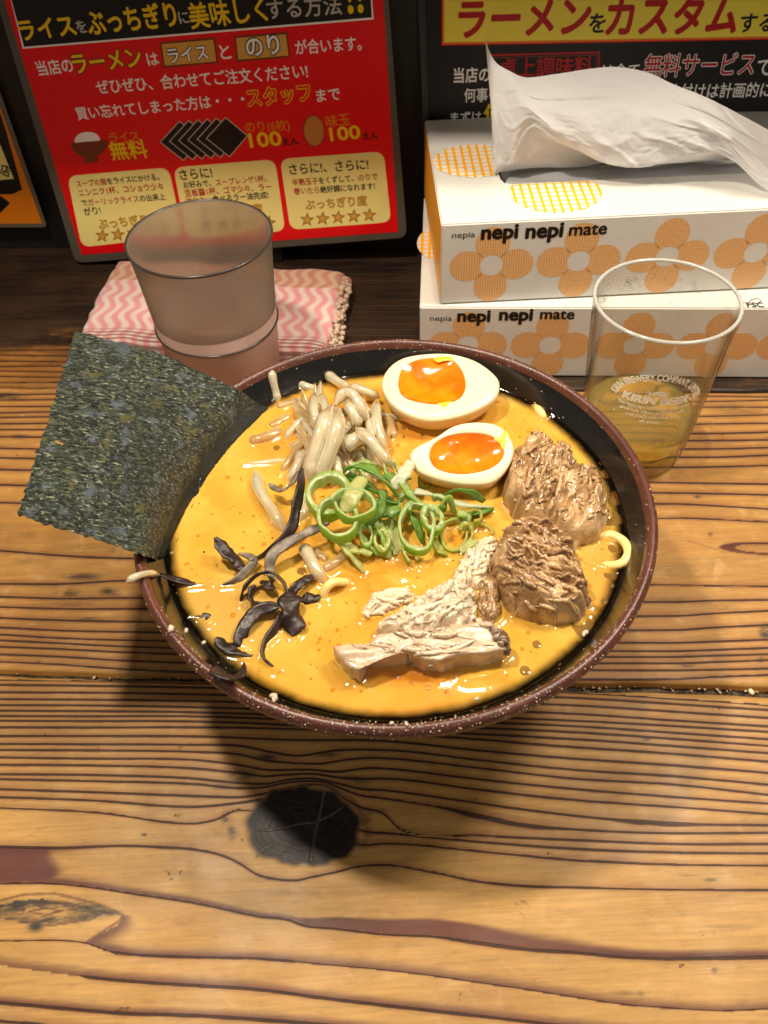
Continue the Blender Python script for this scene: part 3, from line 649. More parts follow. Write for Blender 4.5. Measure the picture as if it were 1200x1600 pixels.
# ------------------------------------------------------------------ plastic tumbler with water
WX, WYY = -.08278, .16303
t = NT('frosted_plastic'); t.b.inputs['Base Color'].default_value = (.66, .56, .47, 1); t.b.inputs['Roughness'].default_value = .55; t.b.inputs['Transmission Weight'].default_value = .90; t.b.inputs['IOR'].default_value = 1.28
t.lk(t.bump(t.noise(900, 3, .6), .15, .0003), t.b.inputs['Normal'])
t.lk(t.mix(t.step(t.noise(60, 3, .5), .3, .7), (.44, .37, .29), (.50, .42, .33)), t.b.inputs['Base Color'])
t.b.inputs['Transmission Weight'].default_value = 0; t.b.inputs['Roughness'].default_value = .35
rf = t.add('ShaderNodeBsdfRefraction'); rf.inputs['Color'].default_value = (.88, .82, .77, 1); rf.inputs['Roughness'].default_value = .36; rf.inputs['IOR'].default_value = 1.08
tl = t.add('ShaderNodeBsdfTranslucent'); tl.inputs[0].default_value = (.62, .52, .42, 1); ma = t.add('ShaderNodeMixShader'); ma.inputs[0].default_value = .16; t.lk(rf.outputs[0], ma.inputs[1]); t.lk(tl.outputs[0], ma.inputs[2])
mb = t.add('ShaderNodeMixShader'); sxz = t.add('ShaderNodeSeparateXYZ'); t.lk(t.coord('Object'), sxz.inputs[0]); towel_tint = t.step(sxz.outputs[2], .0506, .0516, 1, 0); t.lk(t.math('MULTIPLY_ADD', towel_tint, .50, .24), mb.inputs[0]); t.lk(t.mix(towel_tint, (.47, .40, .31), (.72, .50, .44)), t.b.inputs['Base Color']); t.lk(ma.outputs[0], mb.inputs[1]); t.lk(t.b.outputs[0], mb.inputs[2]); t.lk(mb.outputs[0], t.out.inputs[0]); M_PLA = t.m  # pink below the waterline paints in the towel showing through
root = tag(empty('plastic_tumbler', (WX, WYY, .0)), 'frosted smoky brown plastic tumbler of water on the pink towel', 'cup')
zb = .006; GZ = .044
tum = [(.0001, zb), (.0275, zb), (.0288, zb + .001), (.0313, GZ - .0015), (.0318, GZ), (.0314, GZ + .001), (.0335, .075), (.0347, .090), (.0349, .0912), (.0344, .0920), (.0337, .0912), (.0322, .072), (.0292, .034), (.0275, zb + .004), (.0001, zb + .004)]
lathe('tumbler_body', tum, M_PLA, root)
M_LIP = simple('tumbler_lip', (.045, .035, .03), .25)
lathe('tumbler_lip', [(.0350 + .00075 * math.cos(a), .0916 + .00075 * math.sin(a)) for a in [2 * math.pi * k / 8 for k in range(8)]], M_LIP, root, closed=True)
lathe('tumbler_groove', [(.0319 + .0006 * math.cos(a), .0440 + .0005 * math.sin(a)) for a in [2 * math.pi * k / 8 for k in range(8)]], M_LIP, root, closed=True)
t = NT('water'); t.b.inputs['Base Color'].default_value = (.95, .74, .70, 1); t.b.inputs['Roughness'].default_value = .05; t.b.inputs['Transmission Weight'].default_value = .82; t.b.inputs['IOR'].default_value = 1.12; M_WATER = t.m  # pink base stands in for the towel refracted by the water
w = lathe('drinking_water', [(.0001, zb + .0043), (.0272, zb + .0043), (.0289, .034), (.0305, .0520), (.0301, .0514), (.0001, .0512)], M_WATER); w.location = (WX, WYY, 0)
tag(w, 'water filling the lower half of the frosted tumbler', 'water')

# ------------------------------------------------------------------ beer glass
KX, KY = .1276, .0992
t = NT('clear_glass'); lw0 = t.add('ShaderNodeLayerWeight'); lw0.inputs[0].default_value = .5
tpg = t.add('ShaderNodeBsdfTransparent'); t.lk(t.mix(t.step(lw0.outputs['Facing'], .55, 1.0), (.985, .985, .975), (.58, .60, .55)), tpg.inputs[0]); gsg = t.add('ShaderNodeBsdfGlossy'); gsg.inputs['Roughness'].default_value = .02
fzg = t.math('MULTIPLY_ADD', t.math('POWER', lw0.outputs['Facing'], 4.0), .8, .035); mxg = t.add('ShaderNodeMixShader'); t.lk(fzg, mxg.inputs[0]); t.lk(tpg.outputs[0], mxg.inputs[1]); t.lk(gsg.outputs[0], mxg.inputs[2]); t.lk(mxg.outputs[0], t.out.inputs[0]); M_GLASS = t.m
root = tag(empty('beer_glass', (KX, KY, 0)), 'small clear beer glass with white brewery print beside the ramen bowl', 'glass')
gr = lambda z: .0252 + (.0317 - .0252) * (z / .088) ** .9
prof = [(.0001, .0012), (.020, .0012), (.0228, .0002), (.0242, .0006), (.0250, .003)] + [(gr(z), z) for z in (.01, .02, .03, .04, .05, .06, .07, .08, .0865)] + [(.0317, .0879), (.0311, .0884), (.0304, .0878)] + [(gr(z) - .0013, z) for z in (.0865, .07, .05, .03, .014)] + [(.0222, .0085), (.0195, .0068), (.0001, .0062)]
lathe('glass_body', prof, M_GLASS, root, 128)
t = NT('beer'); t.b.inputs['Base Color'].default_value = (1.0, .88, .34, 1); t.b.inputs['Roughness'].default_value = .02; t.b.inputs['Transmission Weight'].default_value = .90; t.b.inputs['IOR'].default_value = 1.33
va = t.add('ShaderNodeVolumeAbsorption'); va.inputs['Color'].default_value = (1.0, .80, .08, 1); va.inputs['Density'].default_value = 15; t.lk(va.outputs[0], t.out.inputs['Volume']); M_BEER = t.m
bp = [(.0001, .0063), (.0196, .0070), (.0221, .0088)] + [(gr(z) - .00128, z) for z in (.014, .019, .0232, .0252)] + [(gr(.0246) - .0022, .0243), (.0001, .0241)]
b = lathe('beer', bp, M_BEER); b.location = (KX, KY, 0); tag(b, 'shallow golden beer left in the printed glass', 'drink')
t = NT('enamel_white'); t.b.inputs['Base Color'].default_value = (.86, .86, .83, 1); trp = t.add('ShaderNodeBsdfTranslucent'); trp.inputs[0].default_value = (.42, .42, .40, 1); mxp = t.add('ShaderNodeAddShader'); t.lk(t.b.outputs[0], mxp.inputs[0]); t.lk(trp.outputs[0], mxp.inputs[1]); t.lk(mxp.outputs[0], t.out.inputs[0]); M_PRINT = t.m
az0 = math.atan2(-.21062 - KY, 0 - KX) + rad(12)
def wrap(me, u0, v0, sc, arc=None, name='lettering', rise=0.0):
    """wrap flat lettering round the glass; u is arc length (m), v height"""
    for v in me.vertices:
        x, y = v.co.x * sc, v.co.y * sc
        if arc: R0, mid = arc; th = x / R0; x, y = (R0 + y) * math.sin(th), (R0 + y) * math.cos(th) - R0
        z = v0 + y; r = gr(z) + .00010 + v.co.z * .006; a = az0 + (u0 + x) / r; v.co = (r * math.cos(a), r * math.sin(a), z)
    me.materials.clear(); me.materials.append(M_PRINT); return link(bpy.data.objects.new(name, me), root)
lathe('glass_rim', [(.03105 + .00085 * math.cos(a), .0879 + .00085 * math.sin(a)) for a in [2 * math.pi * k / 12 for k in range(12)]], (lambda t: (t.set(Roughness=.12), setattr(t.b.inputs['Base Color'], 'default_value', (.80, .82, .78, 1)), setattr(t.b.inputs['Transmission Weight'], 'default_value', .55), t.m)[-1])(NT('rim_glass')), root, 128, closed=True)
def gtext(txt, width, u0, v0, bold=.02, shear=0.0, arc=None, ysc=1):
    me = text_mesh(txt, bold, shear); xs = [v.co.x for v in me.vertices]; w = max(xs) - min(xs)
    for v in me.vertices: v.co.x -= (max(xs) + min(xs)) / 2; v.co.y *= ysc
    return wrap(me, u0, v0, width / w, arc)
gtext('KIRIN BREWERY COMPANY, LIMITED', .0480, 0, .0672, .035, arc=(.0185, 0), ysc=1.7)
gtext('KIRIN BEER', .0300, 0, .0530, .05, .15, ysc=1.0)
for k, (s_, w_) in enumerate((('The legendary KIRIN is a symbol of', .031), ('good luck. Open up KIRIN today', .0285), ("and you'll see what it's", .022), ('all about.', .009))): gtext(s_, w_ * 1.05, 0, .0498 - .0029 * k, .02)
gtext('®', .0016, .0160, .0535, .01)
# the galloping beast of the emblem
def em(pts, nm='emblem'):
    me = bpy.data.meshes.new(nm); me.from_pydata([(x, y, 0) for x, y in pts], [], [tuple(range(len(pts)))]); return wrap(me, 0.0, .0, 1, None, nm)
def blade(path, ws):
    out, back = [], []
    for i, (x, y) in enumerate(path):
        a = path[max(i - 1, 0)]; b_ = path[min(i + 1, len(path) - 1)]; dx, dy = b_[0] - a[0], b_[1] - a[1]; l = math.hypot(dx, dy) or 1
        out.append((x - dy / l * ws[i], y + dx / l * ws[i])); back.append((x + dy / l * ws[i], y - dx / l * ws[i]))
    return out + back[::-1]
E0 = lambda x, y: ((x - 620) * .0000285 * 1.75, .0585 + (745 - y) * .0000445)
for path, ws in [([(545, 725), (580, 735), (620, 722), (660, 728), (690, 735)], [3, 14, 18, 16, 8]), ([(680, 735), (700, 720), (715, 728)], [10, 14, 3]), ([(690, 715), (665, 700), (640, 705), (600, 702), (560, 708)], [10, 8, 9, 6, 1]),
                 ([(560, 735), (535, 722), (515, 728)], [7, 4, 2]), ([(560, 742), (540, 755), (520, 752)], [6, 4, 2]), ([(660, 745), (690, 762), (715, 760)], [7, 4, 2]), ([(640, 748), (655, 768), (640, 778)], [7, 4, 2]), ([(560, 718), (535, 706), (520, 712)], [5, 4, 1])]:
    em([E0(*p) for p in blade(path, ws)])
# beads of water on the far inner wall
bm = bmesh.new()
for i in range(46):
    z = .083 - abs(rnd.gauss(0, .006)) - .002; a = rad(95) + rnd.uniform(-.95, .95); r = gr(z) - .0015
    blob_mesh(bm, (r * math.cos(a), r * math.sin(a), z), rnd.choice((.0004, .0006, .0009, .0013)), i, .8, .3, 2)
bmobj('water_beads', bm, M_GLASS, root)['kind'] = 'stuff'
bm = bmesh.new()
for i in range(26):
    a = rnd.uniform(0, 6.28); r = rnd.choice((rnd.uniform(.0, .015), .0225)); blob_mesh(bm, (KX + r * math.cos(a), KY + r * math.sin(a), .0247), rnd.uniform(.0004, .0009), i, .5, .1, 2)
tag(bmobj('foam_bubbles', bm, M_GLASS), 'last bubbles floating on the beer', 'bubbles', kind='stuff')

# ------------------------------------------------------------------ tissue boxes
def lattice_mat(name, col, base, pitch, wx, wy):
    t = NT(name); sx = t.add('ShaderNodeSeparateXYZ'); t.lk(t.coord('Object'), sx.inputs[0])
    def line(c, w): 
        f = t.math('PINGPONG', c, pitch / 2); return t.step(f, w * .35, w * .65, 1, 0)
    g = t.math('MAXIMUM', line(sx.outputs[0], wx), line(sx.outputs[1], wy))
    t.lk(t.mix(g, base, col), t.b.inputs['Base Color']); t.b.inputs['Roughness'].default_value = .5; return t.m
def card_mat(name, c):
    t = NT(name); n = t.noise(35, 4, .6); t.lk(t.mix(t.step(n, .35, .7), c, tuple(x * .93 for x in c)), t.b.inputs['Base Color']); t.b.inputs['Roughness'].default_value = .42
    t.lk(t.bump(t.noise(55, 2, .5), .12, .002), t.b.inputs['Normal']); return t.m
M_CARD = card_mat('white_card', (.70, .685, .645)); M_SIDE = card_mat('golden_card', rgb(240, 165, 30))
M_PET = lattice_mat('petal_lattice', rgb(214, 150, 84), rgb(234, 204, 156), .00125, .00055, .00045)
M_TOPL = lattice_mat('top_lattice', rgb(250, 178, 30), (.80, .78, .72), .0043, .0016, .0010)
M_EDGE = simple('card_edge', (.30, .27, .23), .6)
FONTB = P_BLK
def tissue_box(label, x, y, z, yaw, w=.24, d=.115, h=.04576, slot=False):
    root = empty('tissue_box', (x, y, z), yaw); tag(root, label, 'tissue box', 'tissue boxes stacked at the back of the counter')
    bm = bmesh.new(); z0 = .0006
    vs = [bm.verts.new(p) for p in [(a, b, c) for c in (z0, h) for a, b in ((0, 0), (w, 0), (w, d), (0, d))]]
    fs = [bm.faces.new([vs[i] for i in f]) for f in ((3, 2, 1, 0), (0, 1, 5, 4), (1, 2, 6, 5), (2, 3, 7, 6), (3, 0, 4, 7))]
    # top with the slot cut out
    sx0, sx1, sy0, sy1 = (.034, .215, .036, .0735) if slot else (.05, .05, .05, .05)
    if slot:
        q = [bm.verts.new((a, b, h)) for a, b in ((sx0, sy0 + .006), (sx0 + .0015, sy0 + .0015), (sx0 + .006, sy0), (sx1 - .006, sy0), (sx1, sy0 + .006), (sx1, sy1 - .006), (sx1 - .006, sy1), (sx0 + .006, sy1), (sx0 + .0015, sy1 - .0015), (sx0, sy1 - .006))]
        a, b, c, e = vs[4:8]
        for f in ((a, b, q[3], q[2]), (b, q[4], q[3]), (b, c, q[5], q[4]), (c, q[6], q[5]), (c, e, q[7], q[6]), (e, q[8], q[7]), (e, q[9], q[8]), (e, a, q[0], q[9]), (a, q[1], q[0]), (a, q[2], q[1])): bm.faces.new(f)
    else: bm.faces.new(vs[4:8])
    bmesh.ops.recalc_face_normals(bm, faces=bm.faces[:])
    ed = [e for e in bm.edges if len(e.link_faces) == 2 and e.calc_face_angle(0) > 1]
    bmesh.ops.bevel(bm, geom=ed, offset=.0007, segments=2, affect='EDGES')
    me = bpy.data.meshes.new('carton'); bm.to_mesh(me); bm.free(); me.materials.append(M_CARD); me.materials.append(M_SIDE); me.materials.append(M_EDGE)
    for p in me.polygons:
        if p.normal.x < -.95 and slot: p.material_index = 1
    link(bpy.data.objects.new('carton', me), root)
    def front(pts, hh=.0002): return [(p[0], -hh, p[1]) for p in pts]
    def petal(cx, cz, R, rot, nm='flower'):
        V, Fc = [], []
        for k in range(4):
            a = rot + math.pi / 2 * k; ux, uz = math.cos(a), math.sin(a)
            n0 = len(V); V.append((cx + ux * R * .60, cz + uz * R * .57))
            for i in range(26):
                b = 2 * math.pi * i / 26; l, t_ = R * .43 * math.cos(b), R * .41 * math.sin(b)
                px_, pz_ = R * .57 + l, t_
                if math.hypot(px_, pz_) < R * .28: s_ = R * .28 / math.hypot(px_, pz_); px_ *= s_; pz_ *= s_
                V.append((cx + ux * px_ - uz * pz_, cz + uz * px_ + ux * pz_))
            Fc += [(n0, n0 + 1 + i, n0 + 1 + (i + 1) % 26) for i in range(26)]
        # local x/y carry the lattice, the object stands on the face
        o = mobj(nm, [(a - cx, b - cz, 0) for a, b in V], Fc, M_PET, root); o.location = (cx, -.00005, cz); o.rotation_euler = (math.pi / 2, 0, 0); return o
    def word(txt, x0, x1, zz, bold, shear=0, ysc=1.0, mat=P_BLK, yy=-.00012, nm='lettering'):
        me = text_mesh(txt, bold, shear); xs = [v.co.x for v in me.vertices]; s_ = (x1 - x0) / (max(xs) - min(xs)); m0 = min(xs)
        for v in me.vertices: v.co = ((v.co.x - m0) * s_ + x0, v.co.y * s_ * ysc, v.co.z * .002)
        me.materials.clear(); me.materials.append(mat); o = link(bpy.data.objects.new(nm, me), root); o.location = (0, yy, zz); o.rotation_euler = (math.pi / 2, 0, 0)
    return root, petal, word
LB = tissue_box('lower white tissue box with orange flowers standing on the rear plank', .02374, .16237, 0, -.08633)
UB = tissue_box('upper open tissue box with a tissue sticking out of its slot', .0342, .16346, .04576, .00285, slot=True)
from math import hypot
def face_uv(rootloc, yaw, px, py):         # a photo point on a box front, as (along, up)
    n = Vector((math.sin(yaw), -math.cos(yaw), 0)); q = onp(px, py, Vector(rootloc), n) - Vector(rootloc); return q.x * math.cos(yaw) + q.y * math.sin(yaw), q.z
ul, ll = (.0342, .16346, .04576), (.02374, .16237, 0)
for i, (x, y) in enumerate([(768, 413), (905, 401), (1044, 394), (1183, 388), (1322, 382)]):
    a, b = face_uv(ul, .00285, x, y); UB[1](a, .0222, .0212, 0)
for i, (x, y) in enumerate([(731, 537), (860, 535), (992, 537), (1122, 533), (1250, 533)]):
    a, b = face_uv(ll, -.08633, x, y); LB[1](a, .0218, .0212, 0)
for (wd, loc, yaw, y1_) in ((UB[2], ul, .00285, (372, 374, 372, 368)), (LB[2], ll, -.08633, (501, 502, 500, 498))):
    X = ((706, 742), (751, 809), (820, 879), (888, 947)) if wd is UB[2] else ((672, 706), (714, 766), (779, 832), (843, 897))
    for (x0, x1), yy, (tx, bo, ys) in zip(X, y1_, (('nepia', .0, .85), ('nepi', .042, 1.0), ('nepi', .042, 1.0), ('mate', .028, 1.0))):
        a, b = face_uv(loc, yaw, x0, yy); c_, _ = face_uv(loc, yaw, x1, yy); wd(tx, a, c_, b, bo, 0, ys)
a, b = face_uv(ll, -.08633, 1162, 474)
LBr = LB[0]
def ontop(root, verts, faces, nm, mat, h, zoff=.0002):
    return mobj(nm, [(x, y, h + zoff) for x, y in verts], faces, mat, root)
def circ2(cx, cy, rx, ry, n=48): return [(cx + rx * math.cos(6.28318 * i / n), cy + ry * math.sin(6.28318 * i / n)) for i in range(n)]
hh = .04576
def toploc(loc, yaw, px, py): 
    q = at(px, py, loc[2] + hh) - Vector(loc); return q.x * math.cos(yaw) + q.y * math.sin(yaw), -q.x * math.sin(yaw) + q.y * math.cos(yaw)
# printed circles on top of the upper box (the slot bites into both)
V = [p for p in circ2(*toploc(ul, .00285, 742, 251), .0196, .0175)]
def clip_left(pts, x): return [p for p in pts if p[0] <= x] 
c1 = toploc(ul, .00285, 745, 251)
ontop(UB[0], [(min(x, .0338), y) for x, y in circ2(c1[0] - .001, c1[1], .0225, .0185)], [tuple(range(48))], 'printed_circle', M_TOPL, hh)
c2_ = toploc(ul, .00285, 868, 300)
ontop(UB[0], [(x, min(y, .0356)) for x, y in circ2(c2_[0], c2_[1], .0232, .0205)], [tuple(range(48))], 'printed_circle', M_TOPL, hh)
c3_ = toploc(ul, .00285, 868, 200)
ontop(UB[0], [(x, max(y, .074)) for x, y in circ2(c2_[0], .095, .0232, .0185)], [tuple(range(48))], 'printed_circle', M_TOPL, hh)
a, b = toploc(ll, -.08633, 668, 380)
ontop(LBr, circ2(a + .008, b, .014, .018), [tuple(range(48))], 'printed_circle', M_TOPL, hh)
# certification mark on the lower box lid strip
a, b = toploc(ll, -.08633, 1166, 478)
for tx, dx, dy, s_ in (('FSC', 0, -.0012, .0085), ('木', .0155, .0035, .0035), ('FS', .0155, -.0012, .0040)):
    me = text_mesh(tx, .015); xs = [v.co.x for v in me.vertices]; k = s_ / (max(xs) - min(xs))
    for v in me.vertices: v.co = (a + dx + v.co.x * k, b + dy + v.co.y * k, hh + .0003)
    me.materials.clear(); me.materials.append(P_BLK); link(bpy.data.objects.new('lettering', me), LBr)
q = blade([(.0, .0045), (.003, .0045), (.0045, .007), (.008, .0085), (.0095, .006), (.007, .004), (.0045, .0042)], [.0002] * 7)
ontop(LBr, [(a - .001 + x, b + y - .002) for x, y in q], [tuple(range(len(q)))], 'tree_mark', P_BLK, hh, .0003)
# dark inside and the grey film of the slot
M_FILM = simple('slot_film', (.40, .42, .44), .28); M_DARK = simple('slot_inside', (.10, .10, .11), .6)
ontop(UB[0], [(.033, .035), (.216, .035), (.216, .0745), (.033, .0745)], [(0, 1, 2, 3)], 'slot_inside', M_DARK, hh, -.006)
V, Fc, _, _ = patch(60, 8, lambda a, b: Vector((.0348 + .176 * a + .008 * b * (1 - a), .0362 + .021 * b, hh - .0006 - .0022 * b + .0012 * noise.noise(Vector((a * 9, b * 2, 1))))))
mobj('slot_film', V, Fc, M_FILM, UB[0], True)
V, Fc, _, _ = patch(60, 4, lambda a, b: Vector((.0465 + .165 * a, .0733 - .010 * b, hh - .0006 - .0018 * b + .001 * noise.noise(Vector((a * 9, b * 2, 4))))))
mobj('slot_film', V, Fc, M_FILM, UB[0], True)

# ------------------------------------------------------------------ tissue
ub = Vector(ul)
top_px = [(757, 52), (764, 78), (776, 98), (795, 110), (825, 121), (870, 115), (915, 108), (960, 104), (1010, 112), (1055, 132), (1100, 150), (1150, 175), (1210, 208)]
bot_px = [(770, 268), (786, 262), (806, 245), (838, 204), (872, 222), (912, 240), (955, 256), (1000, 259), (1050, 247), (1100, 236), (1145, 250), (1185, 286), (1235, 318)]
n_ = len(top_px)
ty = [.230, .228, .224, .219, .215, .214, .214, .212, .208, .202, .194, .184, .172]
by = [.212, .210, .207, .204, .2, .197, .194, .191, .189, .188, .186, .182, .176]
N_Y = Vector((0, -1, 0))
top = [onp(x, y, Vector((0, ty[i], 0)), N_Y) for i, (x, y) in enumerate(top_px)]
bot = [onp(x, y, Vector((0, by[i], 0)), N_Y) for i, (x, y) in enumerate(bot_px)]
slotl = [Vector((.0342 + .043 + .165 * (i / (n_ - 1)), .16346 + .052, .0912 + .0005)) for i in range(n_)]
def cr(P, t):
    t = max(0, min(len(P) - 1.0001, t)); i = int(t); f = t - i; p0 = P[max(i - 1, 0)]; p1 = P[i]; p2 = P[i + 1]; p3 = P[min(i + 2, len(P) - 1)]
    return .5 * ((2 * p1) + (p2 - p0) * f + (2 * p0 - 5 * p1 + 4 * p2 - p3) * f * f + (3 * p1 - p0 - 3 * p2 + p3) * f ** 3)
def tis(a, b):
    s_ = a * (n_ - 1); T_, B_, S_ = cr(top, s_), cr(bot, s_), cr(slotl, s_)
    if b < .32: k = b / .32; k = k * k * (3 - 2 * k) * .5 + k * .5; p = S_.lerp(B_, k)
    else: k = (b - .32) / .68; p = B_.lerp(T_, k); p.y -= .010 * math.sin(math.pi * k) * (1 - .6 * a)
    f = math.sin(math.pi * min(1, b * 1.2)) if b < .83 else .3
    q = Vector((a * 5, b * 2.2, 0)); r1 = 1 - abs(noise.noise(q * 1.3 + Vector((3, 1, 0)))) * 2; r2 = 1 - abs(noise.noise(q * 2.6 + Vector((8, 2, 4)))) * 2
    cr_ = abs(noise.noise(Vector((a * 7 + b * 3, b * 4 - a * 2, 11)))); p.y -= (.0026 * r1 + .0007 * r2 - .0030 * min(cr_, .18) * 2 + .0004 * noise.noise(Vector((a * 60, b * 40, 3)))) * f
    p.y += .0016 * math.sin(a * 26 + b * 7) * sm(.30, .05, b); return p
V, Fc, _, _ = patch(200, 90, tis)
t = NT('tissue_paper'); t.b.inputs['Base Color'].default_value = (.95, .95, .97, 1); t.b.inputs['Roughness'].default_value = .9
tr = t.add('ShaderNodeBsdfTranslucent'); tr.inputs[0].default_value = (.92, .91, .92, 1); mx = t.add('ShaderNodeMixShader'); mx.inputs[0].default_value = .42
t.lk(t.b.outputs[0], mx.inputs[1]); t.lk(tr.outputs[0], mx.inputs[2]); t.lk(mx.outputs[0], t.out.inputs[0]); t.lk(t.bump(t.noise(420, 4, .6), .25, .0004), t.b.inputs['Normal'])
tag(centre(mobj('tissue', V, Fc, t.m, smooth=True)), 'white tissue pulled up out of the open box', 'tissue')

# ------------------------------------------------------------------ bowl
BX, BZ = .0037, .0665
root = tag(empty('ramen_bowl', (BX, 0, 0)), 'wide black glazed bowl with a reddish brown rim full of ramen', 'bowl')
t = NT('black_glaze'); n = t.noise(130, 4, .6)
t.lk(t.mix(t.step(n, .55, .72, 0, .5), (.006, .006, .006), (.03, .014, .009)), t.b.inputs['Base Color']); t.b.inputs['Roughness'].default_value = .13; t.b.inputs['Coat Weight'].default_value = .6; t.b.inputs['Coat Roughness'].default_value = .08
t.lk(t.bump(t.noise(340, 4, .7), .22, .0005), t.b.inputs['Normal']); M_GLZ = t.m
t = NT('brown_rim_glaze'); n = t.noise(110, 5, .65); n2 = t.noise(1300, 3, .7)
c = t.mix(t.step(n, .3, .7), (.070, .020, .014), (.115, .034, .022)); c = t.mix(t.step(n2, .60, .72, 0, .5), c, (.42, .27, .20)); t.lk(c, t.b.inputs['Base Color'])
t.b.inputs['Roughness'].default_value = .30; t.b.inputs['Specular IOR Level'].default_value = .7; t.lk(t.bump(n2, .35, .0004), t.b.inputs['Normal']); M_RIM = t.m
outer = [(.0001, .003), (.030, .003), (.032, .0004), (.036, .0004), (.0375, .006), (.045, .011), (.062, .026), (.078, .046), (.0885, .0635), (.0925, .0705)]
lip = [(.0925, .0705), (.0941, .0727), (.0948, .0748), (.0946, .0765), (.0935, .0778), (.0925, .0781), (.0915, .0775), (.0909, .0764), (.0905, .0750)]
inner = [(.0905, .0750), (.0884, .0718), (.0852, BZ + .0002), (.0838, BZ - .0015), (.080, BZ - .006), (.066, .040), (.045, .024), (.025, .016), (.0001, .014)]
lathe('bowl_body', outer, M_GLZ, root, 160); lathe('rim', lip, M_RIM, root, 200); lathe('inner_glaze', inner, M_GLZ, root, 200)

# ------------------------------------------------------------------ food builders; meniscus points are collected for the broth
FLOAT = []
def touch(o, dz=.0012):
    M = o.matrix_basis
    for v in o.data.vertices:
        q = M @ v.co
        if abs(q.z - BZ) < dz and math.hypot(q.x - BX, q.y) < .088: FLOAT.append((q.x, q.y))
def px_path(pts, z=None):
    out = []
    for i, p in enumerate(pts): out.append(at(p[0], p[1], p[2] if len(p) > 2 else (z if z is not None else BZ)))
    return out
def resample(P, n): return [cr(P, i * (len(P) - 1) / (n - 1)) for i in range(n)]
def tube(name, P, rfun, mat, seg=10, n=40, flat=1.0, rough=0.0, seed=0, attr_s=False, parent=None):
    Q = resample(P, n); V, Fc, SS = [], [], []; up = Vector((0, 0, 1))
    for i, p in enumerate(Q):
        d = (Q[min(i + 1, n - 1)] - Q[max(i - 1, 0)]).normalized(); x = d.cross(up); x = x.normalized() if x.length > 1e-6 else Vector((1, 0, 0)); y = x.cross(d).normalized()
        s_ = i / (n - 1); r = rfun(s_)
        for k in range(seg):
            a = 2 * math.pi * k / seg; rr = r * (1 + rough * noise.noise(Vector((i * .35, math.cos(a), math.sin(a) + seed))))
            V.append(p + x * (rr * math.cos(a)) + y * (rr * flat * math.sin(a))); SS.append(s_)
    for i in range(n - 1):
        for k in range(seg): Fc.append((i * seg + k, i * seg + (k + 1) % seg, (i + 1) * seg + (k + 1) % seg, (i + 1) * seg + k))
    Fc.append(tuple(range(seg))[::-1]); Fc.append(tuple((n - 1) * seg + k for k in range(seg)))
    o = mobj(name, V, Fc, mat, parent, True); attr(o, 's', SS); return o

# bean sprouts
def sprout_mat(name, c0, c1, tip):
    t = NT(name); s_ = t.attr('s'); n = t.noise(120, 4, .6); c = t.mix(t.step(n, .3, .7), c0, c1); c = t.mix(t.step(s_, .10, .0, 0, .8) if tip else 0.0, c, (.85, .55, .03)); lwx = t.add('ShaderNodeLayerWeight'); lwx.inputs[0].default_value = .5; c = t.mix(t.step(lwx.outputs['Facing'], .30, .85, 0, .75), c, (.50, .33, .12)); c = t.mix(t.step(t.noise(40, 2, .5), .45, .65, 0, .45), c, (.66, .50, .26))
    t.lk(c, t.b.inputs['Base Color']); t.b.inputs['Roughness'].default_value = .14; t.b.inputs['Specular IOR Level'].default_value = .6; t.b.inputs['Transmission Weight'].default_value = .50; t.b.inputs['IOR'].default_value = 1.36
    t.b.inputs['Subsurface Weight'].default_value = .5; t.b.inputs['Subsurface Radius'].default_value = (.004, .003, .0015); t.b.inputs['Subsurface Scale'].default_value = .6
    t.b.inputs['Coat Weight'].default_value = .4; t.b.inputs['Coat Roughness'].default_value = .08
    t.lk(t.bump(t.noise(600, 3, .6, stretch=(1, .3, 1)), .25, .0004), t.b.inputs['Normal']); return t.m
M_SPR = sprout_mat('sprout_flesh', (.86, .80, .60), (.76, .66, .44), False); M_SPT = sprout_mat('sprout_yellow_tip', (.80, .74, .56), (.72, .62, .42), True)
M_SUB = sprout_mat('sprout_soaked', (.60, .40, .17), (.72, .54, .28), False)
MM = .000295                                # metres per photo pixel round the bowl
